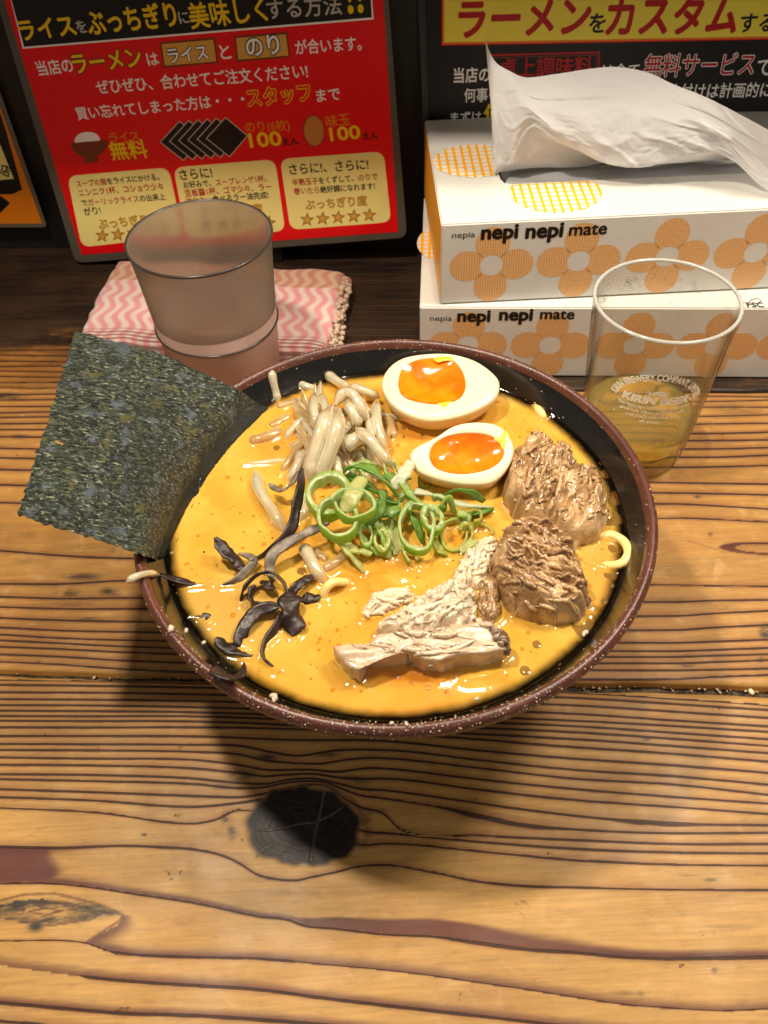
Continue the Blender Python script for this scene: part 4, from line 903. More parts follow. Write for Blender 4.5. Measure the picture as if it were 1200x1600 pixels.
sprouts = [  # (path, width px, material, label)
    ([(424, 575, .077), (427, 596, .073), (432, 616, .0685), (435, 632, .066)], 11, 0, 'lone sprout standing at the back rim beside the seaweed'),
    ([(508, 583, .069), (529, 597, .0705), (548, 608, .070)], 13, 0, 'short sprout at the back of the sprout pile near the rim'),
    ([(545, 603, .072), (571, 611, .0725), (594, 622, .070)], 12, 0, 'sprout running from the pile to the first egg'),
    ([(492, 614, .073), (490, 637, .0755), (493, 655, .074), (496, 678, .070)], 13, 0, 'upright sprout at the left of the pile, outer one'),
    ([(501, 617, .072), (508, 635, .075), (512, 655, .073)], 12, 0, 'thin sprout tucked behind the upright left one'),
    ([(520, 634, .082), (506, 663, .083), (494, 700, .079), (486, 735, .073), (485, 760, .0685)], 20, 0, 'thick pale sprout hanging down the left front of the pile'),
    ([(530, 638, .083), (526, 672, .083), (514, 709, .078), (503, 740, .072), (500, 757, .0685)], 20, 0, 'thick pale sprout beside the hanging one, nearer the scallions'),
    ([(524, 634, .080), (536, 616, .082), (552, 617, .083), (565, 640, .080), (580, 668, .073)], 15, 0, 'bent sprout arching over the top of the pile'),
    ([(543, 630, .080), (553, 649, .079), (563, 668, .075)], 14, 0, 'short sprout under the arching one'),
    ([(556, 669, .079), (578, 688, .080), (598, 713, .077), (615, 733, .073)], 15, 1, 'sprout with a yellow tip pointing at the scallions'),
    ([(589, 624, .073), (588, 653, .076), (595, 681, .074), (603, 709, .070)], 14, 0, 'long sprout at the right edge of the pile near the first egg'),
    ([(576, 652, .074), (580, 672, .076), (579, 700, .073), (585, 725, .069)], 12, 0, 'sprout between the long right one and the yellow tipped one'),
    ([(549, 659, .075), (533, 677, .075), (524, 694, .071)], 12, 0, 'stubby sprout crossing behind the hanging ones'),
    ([(538, 695, .076), (552, 689, .077), (570, 682, .074)], 21, 0, 'fat blunt sprout end in the middle of the pile'),
    ([(522, 710, .074), (529, 737, .072), (534, 757, .068)], 12, 0, 'sprout sinking behind the thick hanging pair'),
    ([(473, 703, .071), (464, 730, .070), (450, 757, .066)], 13, 0, 'sprout sinking towards the wood ear'),
    ([(398, 733, .0665), (406, 766, .0685), (428, 802, .0690), (448, 836, .067)], 15, 0, 'long curved sprout lying in the broth at the left'),
    ([(472, 850, .068), (488, 879, .0700), (508, 914, .067)], 15, 0, 'sprout in front of the pile ending at the noodle loop'),
    ([(372, 727, .0650), (406, 724, .0668), (453, 719, .0668)], 8, 0, 'thin horizontal sprout at the broth surface left of the pile'),
    ([(420, 672, .0655), (438, 660, .0665), (458, 650, .0655)], 14, 2, 'soaked sprout under the surface behind the wood ear'),
    ([(387, 694, .0655), (415, 684, .0675), (447, 672, .0655)], 15, 2, 'soaked flat sprout left of the pile'),
    ([(489, 860, .066), (500, 869, .0672), (515, 880, .066)], 11, 2, 'small soaked sprout near the front of the pile'),
    ([(505, 893, .066), (523, 881, .0676), (543, 866, .066)], 13, 2, 'soaked sprout leading under the scallions'),
    ([(197, 910, .0800), (212, 901, .0805), (232, 896, .0775), (252, 899, .0695)], 8, 0, 'sprout tail hanging out over the left rim'),
    ([(466, 600, .066), (478, 604, .0675), (494, 610, .066)], 12, 0, 'small sprout piece behind the pile'),
    ([(560, 628, .074), (572, 640, .075), (578, 652, .072)], 11, 0, 'sprout end behind the arching one'),
    ([(604, 650, .069), (612, 668, .0685), (616, 690, .066)], 13, 2, 'soaked sprout between the pile and the eggs'),
    ([(470, 770, .068), (474, 790, .0685), (470, 815, .067)], 14, 0, 'sprout under the tall wood ear strip'),
    ([(455, 700, .066), (470, 690, .0668), (480, 672, .066)], 12, 2, 'soaked sprout against the left of the pile'),
    ([(430, 640, .066), (452, 632, .0666), (478, 628, .066)], 13, 2, 'soaked sprout near the back rim'),
]
where = ['in the upper pile', 'in the lower pile', 'at the left fringe', 'at the right fringe']
used = set(q_[3] for q_ in sprouts); k = 0
while k < 30:
    x, y = rnd.uniform(465, 605), rnd.uniform(640, 735); a = rnd.gauss(1.35, .55); l = rnd.uniform(38, 62); bnd = rnd.uniform(-12, 12); z0 = .0672 + .006 * max(0, 1 - math.hypot((x - 540) / 70, (y - 670) / 70)) * rnd.random()
    dx, dy = math.cos(a) * l, math.sin(a) * l; w = 0 if y < 680 else 1
    if x < 490: w = 2
    if x > 580: w = 3
    sprouts.append(([(x - dx, y - dy, z0 - .001), (x - dx * .3 + bnd, y - dy * .3, z0 + .0012), (x + dx * .4 + bnd, y + dy * .4, z0 + .001), (x + dx, y + dy, z0 - .0014)], rnd.uniform(7.5, 10.5), 2 if rnd.random() < .55 else 0, '')); q_ = sprouts[-1]; sprouts[-1] = q_[:3] + ('half sunk ' + ('amber soaked' if q_[2] else 'pale') + ' sprout ' + ('leaning left' if a > 1.75 else ('leaning right' if a < .95 else 'standing nearly upright')) + (', bowed left' if bnd < -3 else (', bowed right' if bnd > 3 else ', straight')) + (', long' if l > 50 else ', short') + ' ' + where[w],)
    if sprouts[-1][3] in used: sprouts.pop(); continue
    used.add(sprouts[-1][3]); k += 1
for i, (pp, w_, mt, lab) in enumerate(sprouts):
    r0 = w_ * MM * .56
    rf = (lambda s_, r0=r0: r0 * (.25 + .75 * sm(0, .22, s_)) * (.22 + .78 * sm(1, .72, s_)) * (1 + .10 * math.sin(s_ * 9)))
    o = tube('bean_sprout', px_path(pp), rf, (M_SPR, M_SPT, M_SUB)[mt], 12, 34, 1.0, .07, i)
    touch(o); tag(centre(o), lab, 'bean sprout', 'bean sprouts piled in the broth')

# wood ear
t = NT('wood_ear'); n = t.noise(170, 4, .6); lwe = t.add('ShaderNodeLayerWeight'); t.lk(t.mix(t.step(n, .35, .7), (.012, .006, .005), (.045, .024, .020)), t.b.inputs['Base Color']); t.b.inputs['Roughness'].default_value = .38; t.b.inputs['Specular IOR Level'].default_value = .5
t.lk(t.bump(t.noise(500, 4, .6), .5, .0006), t.b.inputs['Normal']); M_EAR = t.m
t = NT('wood_ear_pale'); n = t.noise(210, 5, .7); t.lk(t.mix(t.step(n, .35, .65), (.10, .075, .058), (.26, .21, .165)), t.b.inputs['Base Color']); t.b.inputs['Roughness'].default_value = .5; M_EARP = t.m
def ribbon(name, P, w, mats, n=50, th=.00035, twist=0.0, tw0=0.0, wob_=.0, taper=(.3, .3), seed=0):
    Q = resample(P, n); V, Fc = [], []; up = Vector((0, 0, 1)); K = 5
    for i, p in enumerate(Q):
        d = (Q[min(i + 1, n - 1)] - Q[max(i - 1, 0)]).normalized(); x = d.cross(up).normalized(); y = x.cross(d)
        s_ = i / (n - 1); a = tw0 + twist * s_ + .9 * noise.noise(Vector((s_ * 3, seed, 0))); xx = x * math.cos(a) + y * math.sin(a); yy = -x * math.sin(a) + y * math.cos(a)
        ww = w * .5 * (taper[0] + (1 - taper[0]) * sm(0, .2, s_)) * (taper[1] + (1 - taper[1]) * sm(1, .8, s_)) * (1 + .35 * noise.noise(Vector((s_ * 6, seed, 5))))
        for k in range(K):
            c = -1 + 2 * k / (K - 1); V.append(p + xx * (c * ww) + yy * (th + ww * .16 * c * c * math.sin(s_ * 5 + seed) + wob_ * noise.noise(Vector((s_ * 12, c * 2, seed)))))
        for k in range(K):
            c = 1 - 2 * k / (K - 1); V.append(p + xx * (c * ww) + yy * (-th + ww * .16 * c * c * math.sin(s_ * 5 + seed) + wob_ * noise.noise(Vector((s_ * 12, c * 2, seed)))))
    m = 2 * K; fm = []
    for i in range(n - 1):
        for k in range(m): Fc.append((i * m + k, i * m + (k + 1) % m, (i + 1) * m + (k + 1) % m, (i + 1) * m + k)); fm.append(0 if k < K else (1 if len(mats) > 1 else 0))
    Fc.append(tuple(range(m))[::-1]); Fc.append(tuple((n - 1) * m + k for k in range(m))); fm += [0, 0]
    o = mobj(name, V, Fc, smooth=True, mats=mats, fm=fm)
    bm = bmesh.new(); bm.from_mesh(o.data); bmesh.ops.recalc_face_normals(bm, faces=bm.faces[:]); bm.to_mesh(o.data); bm.free(); return o
ears = [
    ([(472, 732, .078), (469, 760, .079), (462, 793, .077), (457, 821, .074), (443, 843, .0715), (422, 862, .069), (398, 874, .068)], 13, 0, 1.6, .3, 'long dark strip reaching up to the sprout pile'),
    ([(420, 757, .072), (439, 766, .073), (455, 755, .075), (466, 736, .077)], 9, 2, .8, 0, 'short hooked strip beside the tall one'),
    ([(514, 817, .075), (486, 829, .076), (450, 848, .075), (426, 868, .073), (421, 890, .070), (428, 909, .069)], 12, 1, .6, 0, 'grey dusty looking strip coming from under the scallions'),
    ([(336, 840, .074), (352, 862, .072), (370, 876, .070), (378, 893, .068)], 15, 0, .5, .2, 'pointed strip at the left of the cluster'),
    ([(373, 865, .070), (392, 870, .071), (396, 879, .070), (383, 894, .069), (366, 909, .068), (345, 916, .0665)], 10, 2, 1.4, 0, 'pale veined strip curling under the pointed one'),
    ([(376, 942, .067), (381, 920, .070), (400, 901, .072), (422, 895, .073), (442, 909, .072), (451, 929, .071)], 9, 0, .4, .8, 'arched strip forming the top loop'),
    ([(449, 925, .071), (453, 947, .0715), (458, 969, .070), (459, 993, .0675)], 22, 0, .3, 0, 'broad strip hanging in the middle of the cluster'),
    ([(398, 914, .070), (392, 934, .069), (406, 945, .069), (434, 948, .070)], 11, 0, .8, .8, 'small strip inside the loop'),
    ([(436, 947, .070), (406, 953, .070), (386, 972, .0695), (376, 997, .068), (382, 1010, .066)], 17, 0, .6, .2, 'wide curled strip at the lower left of the cluster'),
    ([(439, 955, .070), (431, 980, .069), (415, 1005, .068), (413, 1027, .0675), (432, 1047, .0665)], 9, 0, 1.0, .5, 'thin strip trailing toward the front'),
    ([(337, 997, .069), (354, 1011, .068), (380, 1019, .067), (402, 1020, .0665)], 14, 0, .3, .2, 'flat flake floating near the front left'),
    ([(296, 964, .0665), (314, 962, .067), (326, 966, .0672), (328, 976, .0665)], 7, 0, .3, 0, 'tiny hooked flake near the left rim'),
    ([(469, 934, .067), (483, 934, .0685), (498, 930, .067)], 13, 0, .2, 0, 'small black flake right of the cluster'),
    ([(490, 898, .069), (466, 914, .071), (452, 930, .071)], 10, 0, .6, .2, 'short strip running up right from the broad one'),
    ([(246, 897, .0715), (271, 905, .0695), (301, 911, .0673), (334, 910, .0662)], 8, 0, .5, .2, 'slim strip lying over the sprout tail at the left rim'),
    ([(333, 1043, .0795), (350, 1056, .0805), (368, 1056, .0775), (380, 1043, .0705)], 18, 0, .7, .4, 'piece stuck on the front left rim'),
    ([(409, 908, .069), (420, 914, .0705), (430, 920, .069)], 11, 0, .3, 0, 'small flake inside the loop'),
]
for i, (pp, w_, mt, tw, t0, lab) in enumerate(ears):
    o = ribbon('wood_ear_strip', px_path(pp), w_ * MM * 1.08, [M_EAR] if mt == 0 else ([M_EARP, M_EAR] if mt == 1 else [M_EARP, M_EAR, M_EAR]), twist=tw, tw0=t0, wob_=.00025, seed=i * 2.3)
    touch(o); tag(centre(o), lab + (', wood ear' if 'wood ear' not in lab else ''), 'wood ear', 'wood ear strips at the left of the broth')

# ------------------------------------------------------------------ eggs
t = NT('egg_white'); t.b.inputs['Roughness'].default_value = .26; t.b.inputs['Subsurface Weight'].default_value = .7; t.b.inputs['Subsurface Radius'].default_value = (.006, .004, .0025); t.b.inputs['Subsurface Scale'].default_value = .5
s_ = t.attr('s'); n = t.noise(90, 4, .6); sk = t.mix(t.step(n, .35, .7), (.70, .50, .25), (.76, .60, .36)); t.lk(t.mix(t.step(s_, 1.0, 1.22), (.80, .72, .50), sk), t.b.inputs['Base Color'])
t.lk(t.bump(t.noise(160, 4, .6), .12, .0006), t.b.inputs['Normal']); M_EW = t.m
t = NT('runny_yolk'); n = t.noise(75, 3, .5, dist=1.0); t.lk(t.mix(t.step(n, .35, .65), (.86, .150, .002), (.92, .26, .005)), t.b.inputs['Base Color']); t.b.inputs['Roughness'].default_value = .14
t.b.inputs['Subsurface Weight'].default_value = .55; t.b.inputs['Subsurface Radius'].default_value = (.006, .002, .0005); t.b.inputs['Subsurface Scale'].default_value = .5; t.b.inputs['Coat Weight'].default_value = .5; t.b.inputs['Coat Roughness'].default_value = .04
t.lk(t.bump(t.noise(200, 3, .5), .10, .0006), t.b.inputs['Normal']); M_YK = t.m
M_YS = simple('yolk_smear', (.88, .50, .03), .3, Subsurface_Weight=.4, Subsurface_Scale=.003)
def closed_spline(P, n):
    k = len(P); out = []
    for i in range(n):
        t_ = i * k / n; j = int(t_); f = t_ - j; p0, p1, p2, p3 = (P[(j + m) % k] for m in (-1, 0, 1, 2))
        out.append(.5 * ((2 * p1) + (p2 - p0) * f + (2 * p0 - 5 * p1 + 4 * p2 - p3) * f * f + (3 * p1 - p0 - 3 * p2 + p3) * f ** 3))
    return out
def egg(label, cpx, z, tilt, face, yolk, smears, depth, dirz=0.0):
    C = at(*cpx, z); n = Vector((math.sin(dirz) * math.sin(tilt), -math.cos(dirz) * math.sin(tilt), math.cos(tilt))).normalized()
    root = empty('egg_half', C); bpy.context.view_layer.update(); tag(root, label, 'egg', 'halved soft boiled eggs')
    N = 72; Fp = closed_spline([onp(x, y, C, n) - C for x, y in face], N); Yp = closed_spline([onp(x, y, C, n) - C for x, y in yolk], N)
    cy = sum(Yp, Vector()) / N; cf = sum(Fp, Vector()) / N
    # reorder the yolk ring so both start at the same bearing
    ex = (Fp[0] - cf).normalized(); ey = n.cross(ex)
    def ang(v): return math.atan2(v.dot(ey), v.dot(ex))
    def at_ang(P, c, a):
        best = None
        for i in range(N):
            p, q = P[i] - c, P[(i + 1) % N] - c; a0, a1 = ang(p), ang(q); d1 = (a - a0 + math.pi) % (2 * math.pi) - math.pi; d2 = (a1 - a0 + math.pi) % (2 * math.pi) - math.pi
            if d2 != 0 and 0 <= d1 / d2 <= 1.0001: return P[i].lerp(P[(i + 1) % N], d1 / d2)
        return P[0]
    A = [2 * math.pi * i / N for i in range(N)]
    Yr = [at_ang(Yp, cy, a) for a in A]; Fr = [at_ang(Fp, cy, a) for a in A]
    V, Fc, SS = [], [], []
    rings = [(Yr, .0, .97, -.0011, .2), (Yr, .0, 1.0, -.0003, .3), (Yr, .06, 1, .0, .4), (Yr, .3, 1, .0002, .6), (Yr, .65, 1, .0001, .8), (Yr, .93, 1, -.0001, .97), (Yr, 1.0, 1, -.0009, 1.06)]
    for base, k, sc, h, s0 in rings:
        for i in range(N): p = (Yr[i].lerp(Fr[i], k) - cy) * sc + cy; V.append(p + n * h); SS.append(s0)
    for j in range(1, 15):
        ph = j / 14 * math.pi / 2; c_, s1 = math.cos(ph) ** .8, math.sin(ph)
        for i in range(N): p = (Fr[i] - cf) * max(c_, .002) * (1.0 + .035 * math.sin(min(ph * 2.2, math.pi))) + cf; V.append(p - n * (.0009 + depth * s1)); SS.append(1.06 + j * .12)
    R_ = len(V) // N
    for j in range(R_ - 1):
        for i in range(N): Fc.append((j * N + i, (j + 1) * N + i, (j + 1) * N + (i + 1) % N, j * N + (i + 1) % N))
    o = mobj('egg_white', V, Fc, M_EW, root, True); attr(o, 's', SS)
    bm = bmesh.new(); bm.from_mesh(o.data); bmesh.ops.recalc_face_normals(bm, faces=bm.faces[:]); bm.to_mesh(o.data); bm.free()
    V, Fc = [], []
    for j in range(13):
        k = j / 12
        for i in range(N):
            p = cy + (Yr[i] - cy) * (.985 * k); hgt = -.0026 * (1 - k ** 3) - .0002 + .00022 * noise.noise(p * 260 + Vector((len(label), 0, 0))) * (1 - k ** 6); V.append(p + n * hgt)
    for j in range(12):
        for i in range(N): Fc.append((j * N + i, (j + 1) * N + i, (j + 1) * N + (i + 1) % N, j * N + (i + 1) % N))
    o2 = mobj('yolk', V, Fc, M_YK, root, True); bm = bmesh.new(); bm.from_mesh(o2.data); bmesh.ops.remove_doubles(bm, verts=bm.verts[:], dist=1e-6); bmesh.ops.recalc_face_normals(bm, faces=bm.faces[:]); bm.to_mesh(o2.data); bm.free()
    for sp in smears:
        P = closed_spline([onp(x, y, C, n) - C for x, y in sp], 30); c = sum(P, Vector()) / 30; V = [c + n * .00025]; 
        for k in (.5, .85, 1): V += [c + (p - c) * k + n * (.00025 - .0003 * k ** 3) for p in P]
        Fc = [(0, 1 + i, 1 + (i + 1) % 30) for i in range(30)]
        for r_ in range(2): Fc += [(1 + r_ * 30 + i, 1 + (r_ + 1) * 30 + i, 1 + (r_ + 1) * 30 + (i + 1) % 30, 1 + r_ * 30 + (i + 1) % 30) for i in range(30)]
        o3 = mobj('yolk_smear', V, Fc, M_YS, root, True); bm = bmesh.new(); bm.from_mesh(o3.data); bmesh.ops.recalc_face_normals(bm, faces=bm.faces[:]); bm.to_mesh(o3.data); bm.free()
    for v in o.data.vertices:
        q = C + v.co
        if abs(q.z - BZ) < .0011: FLOAT.append((q.x, q.y))
egg('egg half at the back with runny orange yolk, touching the rim', (688, 607), .0790, rad(9),
    [(597, 603), (604, 578), (628, 560), (665, 553), (705, 553), (745, 564), (773, 584), (781, 600), (774, 620), (748, 638), (715, 650), (675, 656), (640, 648), (612, 630)],
    [(622, 600), (628, 576), (648, 563), (675, 559), (705, 561), (722, 578), (728, 600), (722, 618), (705, 628), (680, 631), (650, 627), (629, 618)],
    [[(678, 560), (696, 555), (712, 557), (707, 563), (694, 564), (684, 566)], [(684, 630), (706, 627), (700, 634), (694, 641), (687, 634)]], .0150)
egg('egg half nearer the pork with a yolk smear on its right edge', (722, 706), .0800, rad(20),
    [(641, 714), (648, 700), (680, 684), (710, 665), (745, 659), (778, 664), (797, 682), (803, 704), (795, 728), (772, 752), (735, 757), (690, 750), (655, 736)],
    [(671, 714), (677, 695), (700, 681), (735, 676), (768, 681), (786, 698), (785, 716), (765, 732), (730, 740), (700, 738), (680, 730)],
    [[(772, 686), (781, 677), (791, 674), (796, 684), (795, 697), (787, 703), (781, 693)]], .0150, rad(8))

# ------------------------------------------------------------------ pork
def meat_mat(name, c0, c1, c_shade, sc=70):
    t = NT(name); n = t.noise(sc, 6, .68, dist=.8); n2 = t.noise(sc * 3.2, 4, .7, stretch=(1, .35, 1)); n3 = t.noise(sc * 8, 3, .6)
    c = t.mix(t.step(n, .33, .66), c0, c1); c = t.mix(t.step(n2, .55, .78, 0, .65), c, c_shade); c = t.mix(t.step(t.attr('h'), .45, .0, 0, .6), c, tuple(x * .5 for x in c0)); c = t.mix(t.step(t.attr('h'), .70, 1.0, 0, .6), c, tuple(min(.85, x * 1.25) for x in c_shade)); c = t.mix(t.step(t.noise(24, 3, .5), .52, .66, 0, .5), c, tuple(min(.8, x * 1.15) for x in c_shade))
    t.lk(c, t.b.inputs['Base Color']); t.b.inputs['Roughness'].default_value = .30; t.b.inputs['Specular IOR Level'].default_value = .6; t.b.inputs['Coat Weight'].default_value = .6; t.b.inputs['Coat Roughness'].default_value = .10; t.b.inputs['Subsurface Weight'].default_value = .15
    t.b.inputs['Subsurface Radius'].default_value = (.003, .0015, .001); t.b.inputs['Subsurface Scale'].default_value = .4
    h = t.math('ADD', t.math('MULTIPLY', n2, .8), t.math('MULTIPLY', n3, .4)); t.lk(t.bump(h, .8, .0011), t.b.inputs['Normal']); return t.m
M_PB = meat_mat('pork_brown', (.27, .140, .052), (.47, .280, .120), (.62, .42, .22)); M_PW = meat_mat('pork_white', (.60, .44, .29), (.74, .60, .43), (.80, .70, .54), 110)
M_PS = meat_mat('pork_slice', (.52, .36, .23), (.68, .53, .37), (.78, .66, .50), 45); M_PF = meat_mat('pork_fat', (.70, .55, .36), (.78, .66, .48), (.60, .42, .24), 50)
def inside(p, poly):
    c = False; j = len(poly) - 1
    for i in range(len(poly)):
        if (poly[i][1] > p[1]) != (poly[j][1] > p[1]) and p[0] < (poly[j][0] - poly[i][0]) * (p[1] - poly[i][1]) / (poly[j][1] - poly[i][1]) + poly[i][0]: c = not c
        j = i
    return c
def strands(V, Fc, HH, poly, cf, sf, z, seed, ns, nc):
    rr = random.Random(seed); kd_ = kdtree.KDTree(len(V))
    for i, v in enumerate(V): kd_.insert((v[0], v[1], 0), i)
    kd_.balance(); base = list(V); V = [tuple(v) for v in V]
    hz = lambda x, y: base[kd_.find((x, y, 0))[1]][2]
    zt = max(v[2] for v in base); N0 = len(base)
    for s_ in range(ns):
        b = base[min(N0 - 1, int(rr.random() ** .55 * N0 * .93))]
        if b[2] < z + .0004: continue
        x, y = b[0], b[1]; a = math.atan2(sf, cf) + rr.gauss(0, .32); L = rr.uniform(.004, .013); r0 = rr.choice((.00025, .0004, .0006, .0008, .0011)); st = .0008; pts = []; k = 0
        while k * st < L:
            if not inside((x, y), poly): break
            pts.append(Vector((x, y, hz(x, y) + r0 * .35 + (.0008 if rr.random() < .05 else 0)))); a += rr.gauss(0, .10); x += st * math.cos(a); y += st * math.sin(a); k += 1
        if len(pts) < 4: continue
        n0 = len(V); hv = .15 + .8 * rr.random()
        for i, p in enumerate(pts):
            d = (pts[min(i + 1, len(pts) - 1)] - pts[max(i - 1, 0)]).normalized(); sx = d.cross(Vector((0, 0, 1))); up_ = sx.cross(d); w = r0 * (.25 + .75 * math.sin(math.pi * (i + .4) / len(pts)))
            for q in range(6): c_ = math.cos(q * 1.0472), math.sin(q * 1.0472); V.append(tuple(p + sx * (w * 1.25 * c_[0]) + up_ * (w * c_[1]))); HH.append(hv)
        for i in range(len(pts) - 1):
            for q in range(6): Fc.append((n0 + i * 6 + q, n0 + i * 6 + (q + 1) % 6, n0 + (i + 1) * 6 + (q + 1) % 6, n0 + (i + 1) * 6 + q))
    for s_ in range(nc):
        b = base[min(N0 - 1, int(rr.random() ** .55 * N0 * .93))]
        if b[2] < z + .001: continue
        bm = bmesh.new(); blob_mesh(bm, (b[0], b[1], b[2]), rr.choice((.0004, .0006, .0009, .0013)), rr.random() * 40, .7, .7, 2); n0 = len(V); hv = .4 + .6 * rr.random()
        for v in bm.verts: V.append(tuple(v.co)); HH.append(hv)
        bm.verts.index_update()
        for f in bm.faces: Fc.append(tuple(n0 + v.index for v in f.verts))
        bm.free()
    return V, Fc, HH
def meat(label, outline, H, mat, seed, fib=0.0, power=.45, amp=.5, step=.0007, tilt=(0, 0), z=BZ, zm=.42, cut=1.0, ns=60, nc=30):
    H *= .68
    """a lump of meat: rounded block over an outline, broken into strands along the bearing fib"""
    P = [at(x, y, z + H * zm) for x, y in outline]; P2 = closed_spline(P, 90); c = sum(P2, Vector()) / 90
    poly = [((p.x), (p.y)) for p in P2]; pa = np.array(poly)
    cf, sf = math.cos(fib), math.sin(fib); NR, NA = 56, 200; V, HH, Fc = [], [], []
    ring_ = closed_spline(P, NA)
    for i_, e_ in enumerate(ring_): q_ = (e_ - c).normalized(); ring_[i_] = e_ + q_ * (.0016 * noise.noise(e_ * 210 + Vector((0, 0, seed))) + .0007 * noise.noise(e_ * 600))
    dmax = 0
    for j in range(NR + 1):
        k = (j / NR) ** .8
        for i in range(NA):
            e = ring_[i]; x, y = c.x + (e.x - c.x) * k, c.y + (e.y - c.y) * k
            d = np.hypot(pa[:, 0] - x, pa[:, 1] - y).min() if k < 1 else 0.0
            s_ = min(1.0, d / (.0072 * cut)); base = (1 - (1 - s_) ** 2) ** power
            u_, v_ = (x * cf + y * sf), (-x * sf + y * cf)
            n1 = noise.noise(Vector((u_ * 60, v_ * 190, seed))); n2 = noise.noise(Vector((u_ * 190, v_ * 520, seed + 5))); n3 = noise.noise(Vector((x * 90, y * 90, seed + 9)))
            rd = 1 - abs(noise.noise(Vector((u_ * 80, v_ * 260, seed + 2)))) * 2.2
            fr_ = noise.fractal(Vector((u_ * 130, v_ * 300, seed + 3)), .7, 2.2, 5); cb = noise.cell(Vector((x * 260 + 2 * n1, y * 260 + 2 * n2, seed))) ; h = H * base * (1 + amp * (.42 * n1 + .40 * n3 + .34 * rd - .10 + .20 * fr_)) + .0006 * base * (cb - .5) + tilt[0] * (x - c.x) + tilt[1] * (y - c.y)
            h = h if k < 1 else 0
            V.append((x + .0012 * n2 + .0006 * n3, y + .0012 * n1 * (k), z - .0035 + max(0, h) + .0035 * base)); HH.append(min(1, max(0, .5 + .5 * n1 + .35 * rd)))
    for j in range(NR):
        for i in range(NA): Fc.append((j * NA + i, (j + 1) * NA + i, (j + 1) * NA + (i + 1) % NA, j * NA + (i + 1) % NA))
    V, Fc, HH = strands(V, Fc, HH, poly, cf, sf, z, seed, ns, nc)
    o = mobj('pork_piece', V, Fc, mat, smooth=True); attr(o, 'h', HH)
    touch(o, .0008); tag(centre(o), label, 'pork', 'pieces of braised pork'); return o
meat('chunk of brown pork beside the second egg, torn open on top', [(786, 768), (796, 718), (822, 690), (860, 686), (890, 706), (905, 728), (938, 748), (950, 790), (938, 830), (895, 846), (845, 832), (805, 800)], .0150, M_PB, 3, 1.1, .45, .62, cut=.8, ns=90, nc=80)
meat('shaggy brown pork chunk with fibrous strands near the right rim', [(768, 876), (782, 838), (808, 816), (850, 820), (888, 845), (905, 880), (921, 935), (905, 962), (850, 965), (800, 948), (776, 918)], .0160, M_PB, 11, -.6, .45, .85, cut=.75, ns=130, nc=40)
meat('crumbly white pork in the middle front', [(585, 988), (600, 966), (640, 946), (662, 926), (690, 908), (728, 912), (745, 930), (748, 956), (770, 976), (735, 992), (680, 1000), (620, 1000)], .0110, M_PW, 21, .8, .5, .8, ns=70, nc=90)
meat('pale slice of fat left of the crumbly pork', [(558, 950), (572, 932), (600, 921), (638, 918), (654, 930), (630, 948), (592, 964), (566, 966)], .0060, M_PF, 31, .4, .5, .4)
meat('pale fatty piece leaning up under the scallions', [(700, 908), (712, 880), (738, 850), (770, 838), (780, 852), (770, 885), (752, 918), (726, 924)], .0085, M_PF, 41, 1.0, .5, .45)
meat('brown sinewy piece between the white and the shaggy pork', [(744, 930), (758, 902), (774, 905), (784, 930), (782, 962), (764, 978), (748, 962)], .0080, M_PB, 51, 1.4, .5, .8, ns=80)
def slab(label, toppx, z0, zt, mat, seed, th):
    """a cut slice: flat top face with a straight cut side toward the front"""
    P = [at(x, y, zt) for x, y in toppx]; R_ = closed_spline(P, 140) if False else []
    k = len(P)
    for i in range(k):
        a, b = P[i], P[(i + 1) % k]; m = max(2, int((b - a).length / .0006))
        for j in range(m): R_.append(a.lerp(b, j / m))
    c = sum(R_, Vector()) / len(R_); NA = len(R_); V, HH, Fc = [], [], []
    for j in range(22):
        kk = j / 21
        for i in range(NA):
            p = c.lerp(R_[i], kk); nn = noise.noise(Vector((p.x * 120, p.y * 300, seed))); n3 = noise.noise(Vector((p.x * 500, p.y * 500, seed)))
            V.append((p.x, p.y, zt + .0011 * nn + .0004 * n3 - .0008 * sm(.93, 1, kk))); HH.append(.55 + .5 * nn)
    for j in range(1, 9):
        kk = j / 8
        for i in range(NA):
            p = R_[i]; nn = noise.noise(Vector((p.x * 260, p.y * 260, seed + kk * 2.5))); rg = 1 - 2 * abs(noise.noise(Vector((p.x * 330, kk * 1.5, seed + 3)))); d = (p - c); d.z = 0; d.normalize()
            V.append((p.x + d.x * (.0009 * nn - .0007 * rg * kk), p.y + d.y * (.0009 * nn - .0007 * rg), zt - .0008 - (zt - z0) * kk)); HH.append(.45 + .6 * nn)
    for j in range(29):
        for i in range(NA): Fc.append((j * NA + i, (j + 1) * NA + i, (j + 1) * NA + (i + 1) % NA, j * NA + (i + 1) % NA))
    V, Fc, HH = strands(V, Fc, HH, [(p.x, p.y) for p in R_], .97, -.1, z0, seed, 45, 14)
    o = mobj('pork_piece', V, Fc, mat, smooth=True); attr(o, 'h', HH); touch(o, .0009); tag(centre(o), label, 'pork', 'pieces of braised pork'); return o
slab('long cut slice of pork lying at the front with a dark right end', [(519, 1008), (540, 1005), (576, 1005), (588, 990), (630, 986), (676, 984), (715, 975), (762, 968), (788, 984), (799, 1002), (792, 1012), (762, 1018), (715, 1022), (690, 1031), (664, 1029), (636, 1018), (590, 1022), (572, 1022), (560, 1046), (545, 1040)], BZ - .001, .0755, M_PS, 4, .005)
o = meat('dark browned end cap on the long front slice', [(752, 982), (770, 976), (790, 984), (799, 1000), (794, 1012), (772, 1006)], .0035, meat_mat('pork_crust', (.10, .05, .03), (.20, .11, .07), (.30, .19, .12)), 61, 0, .5, .5, z=.0750)
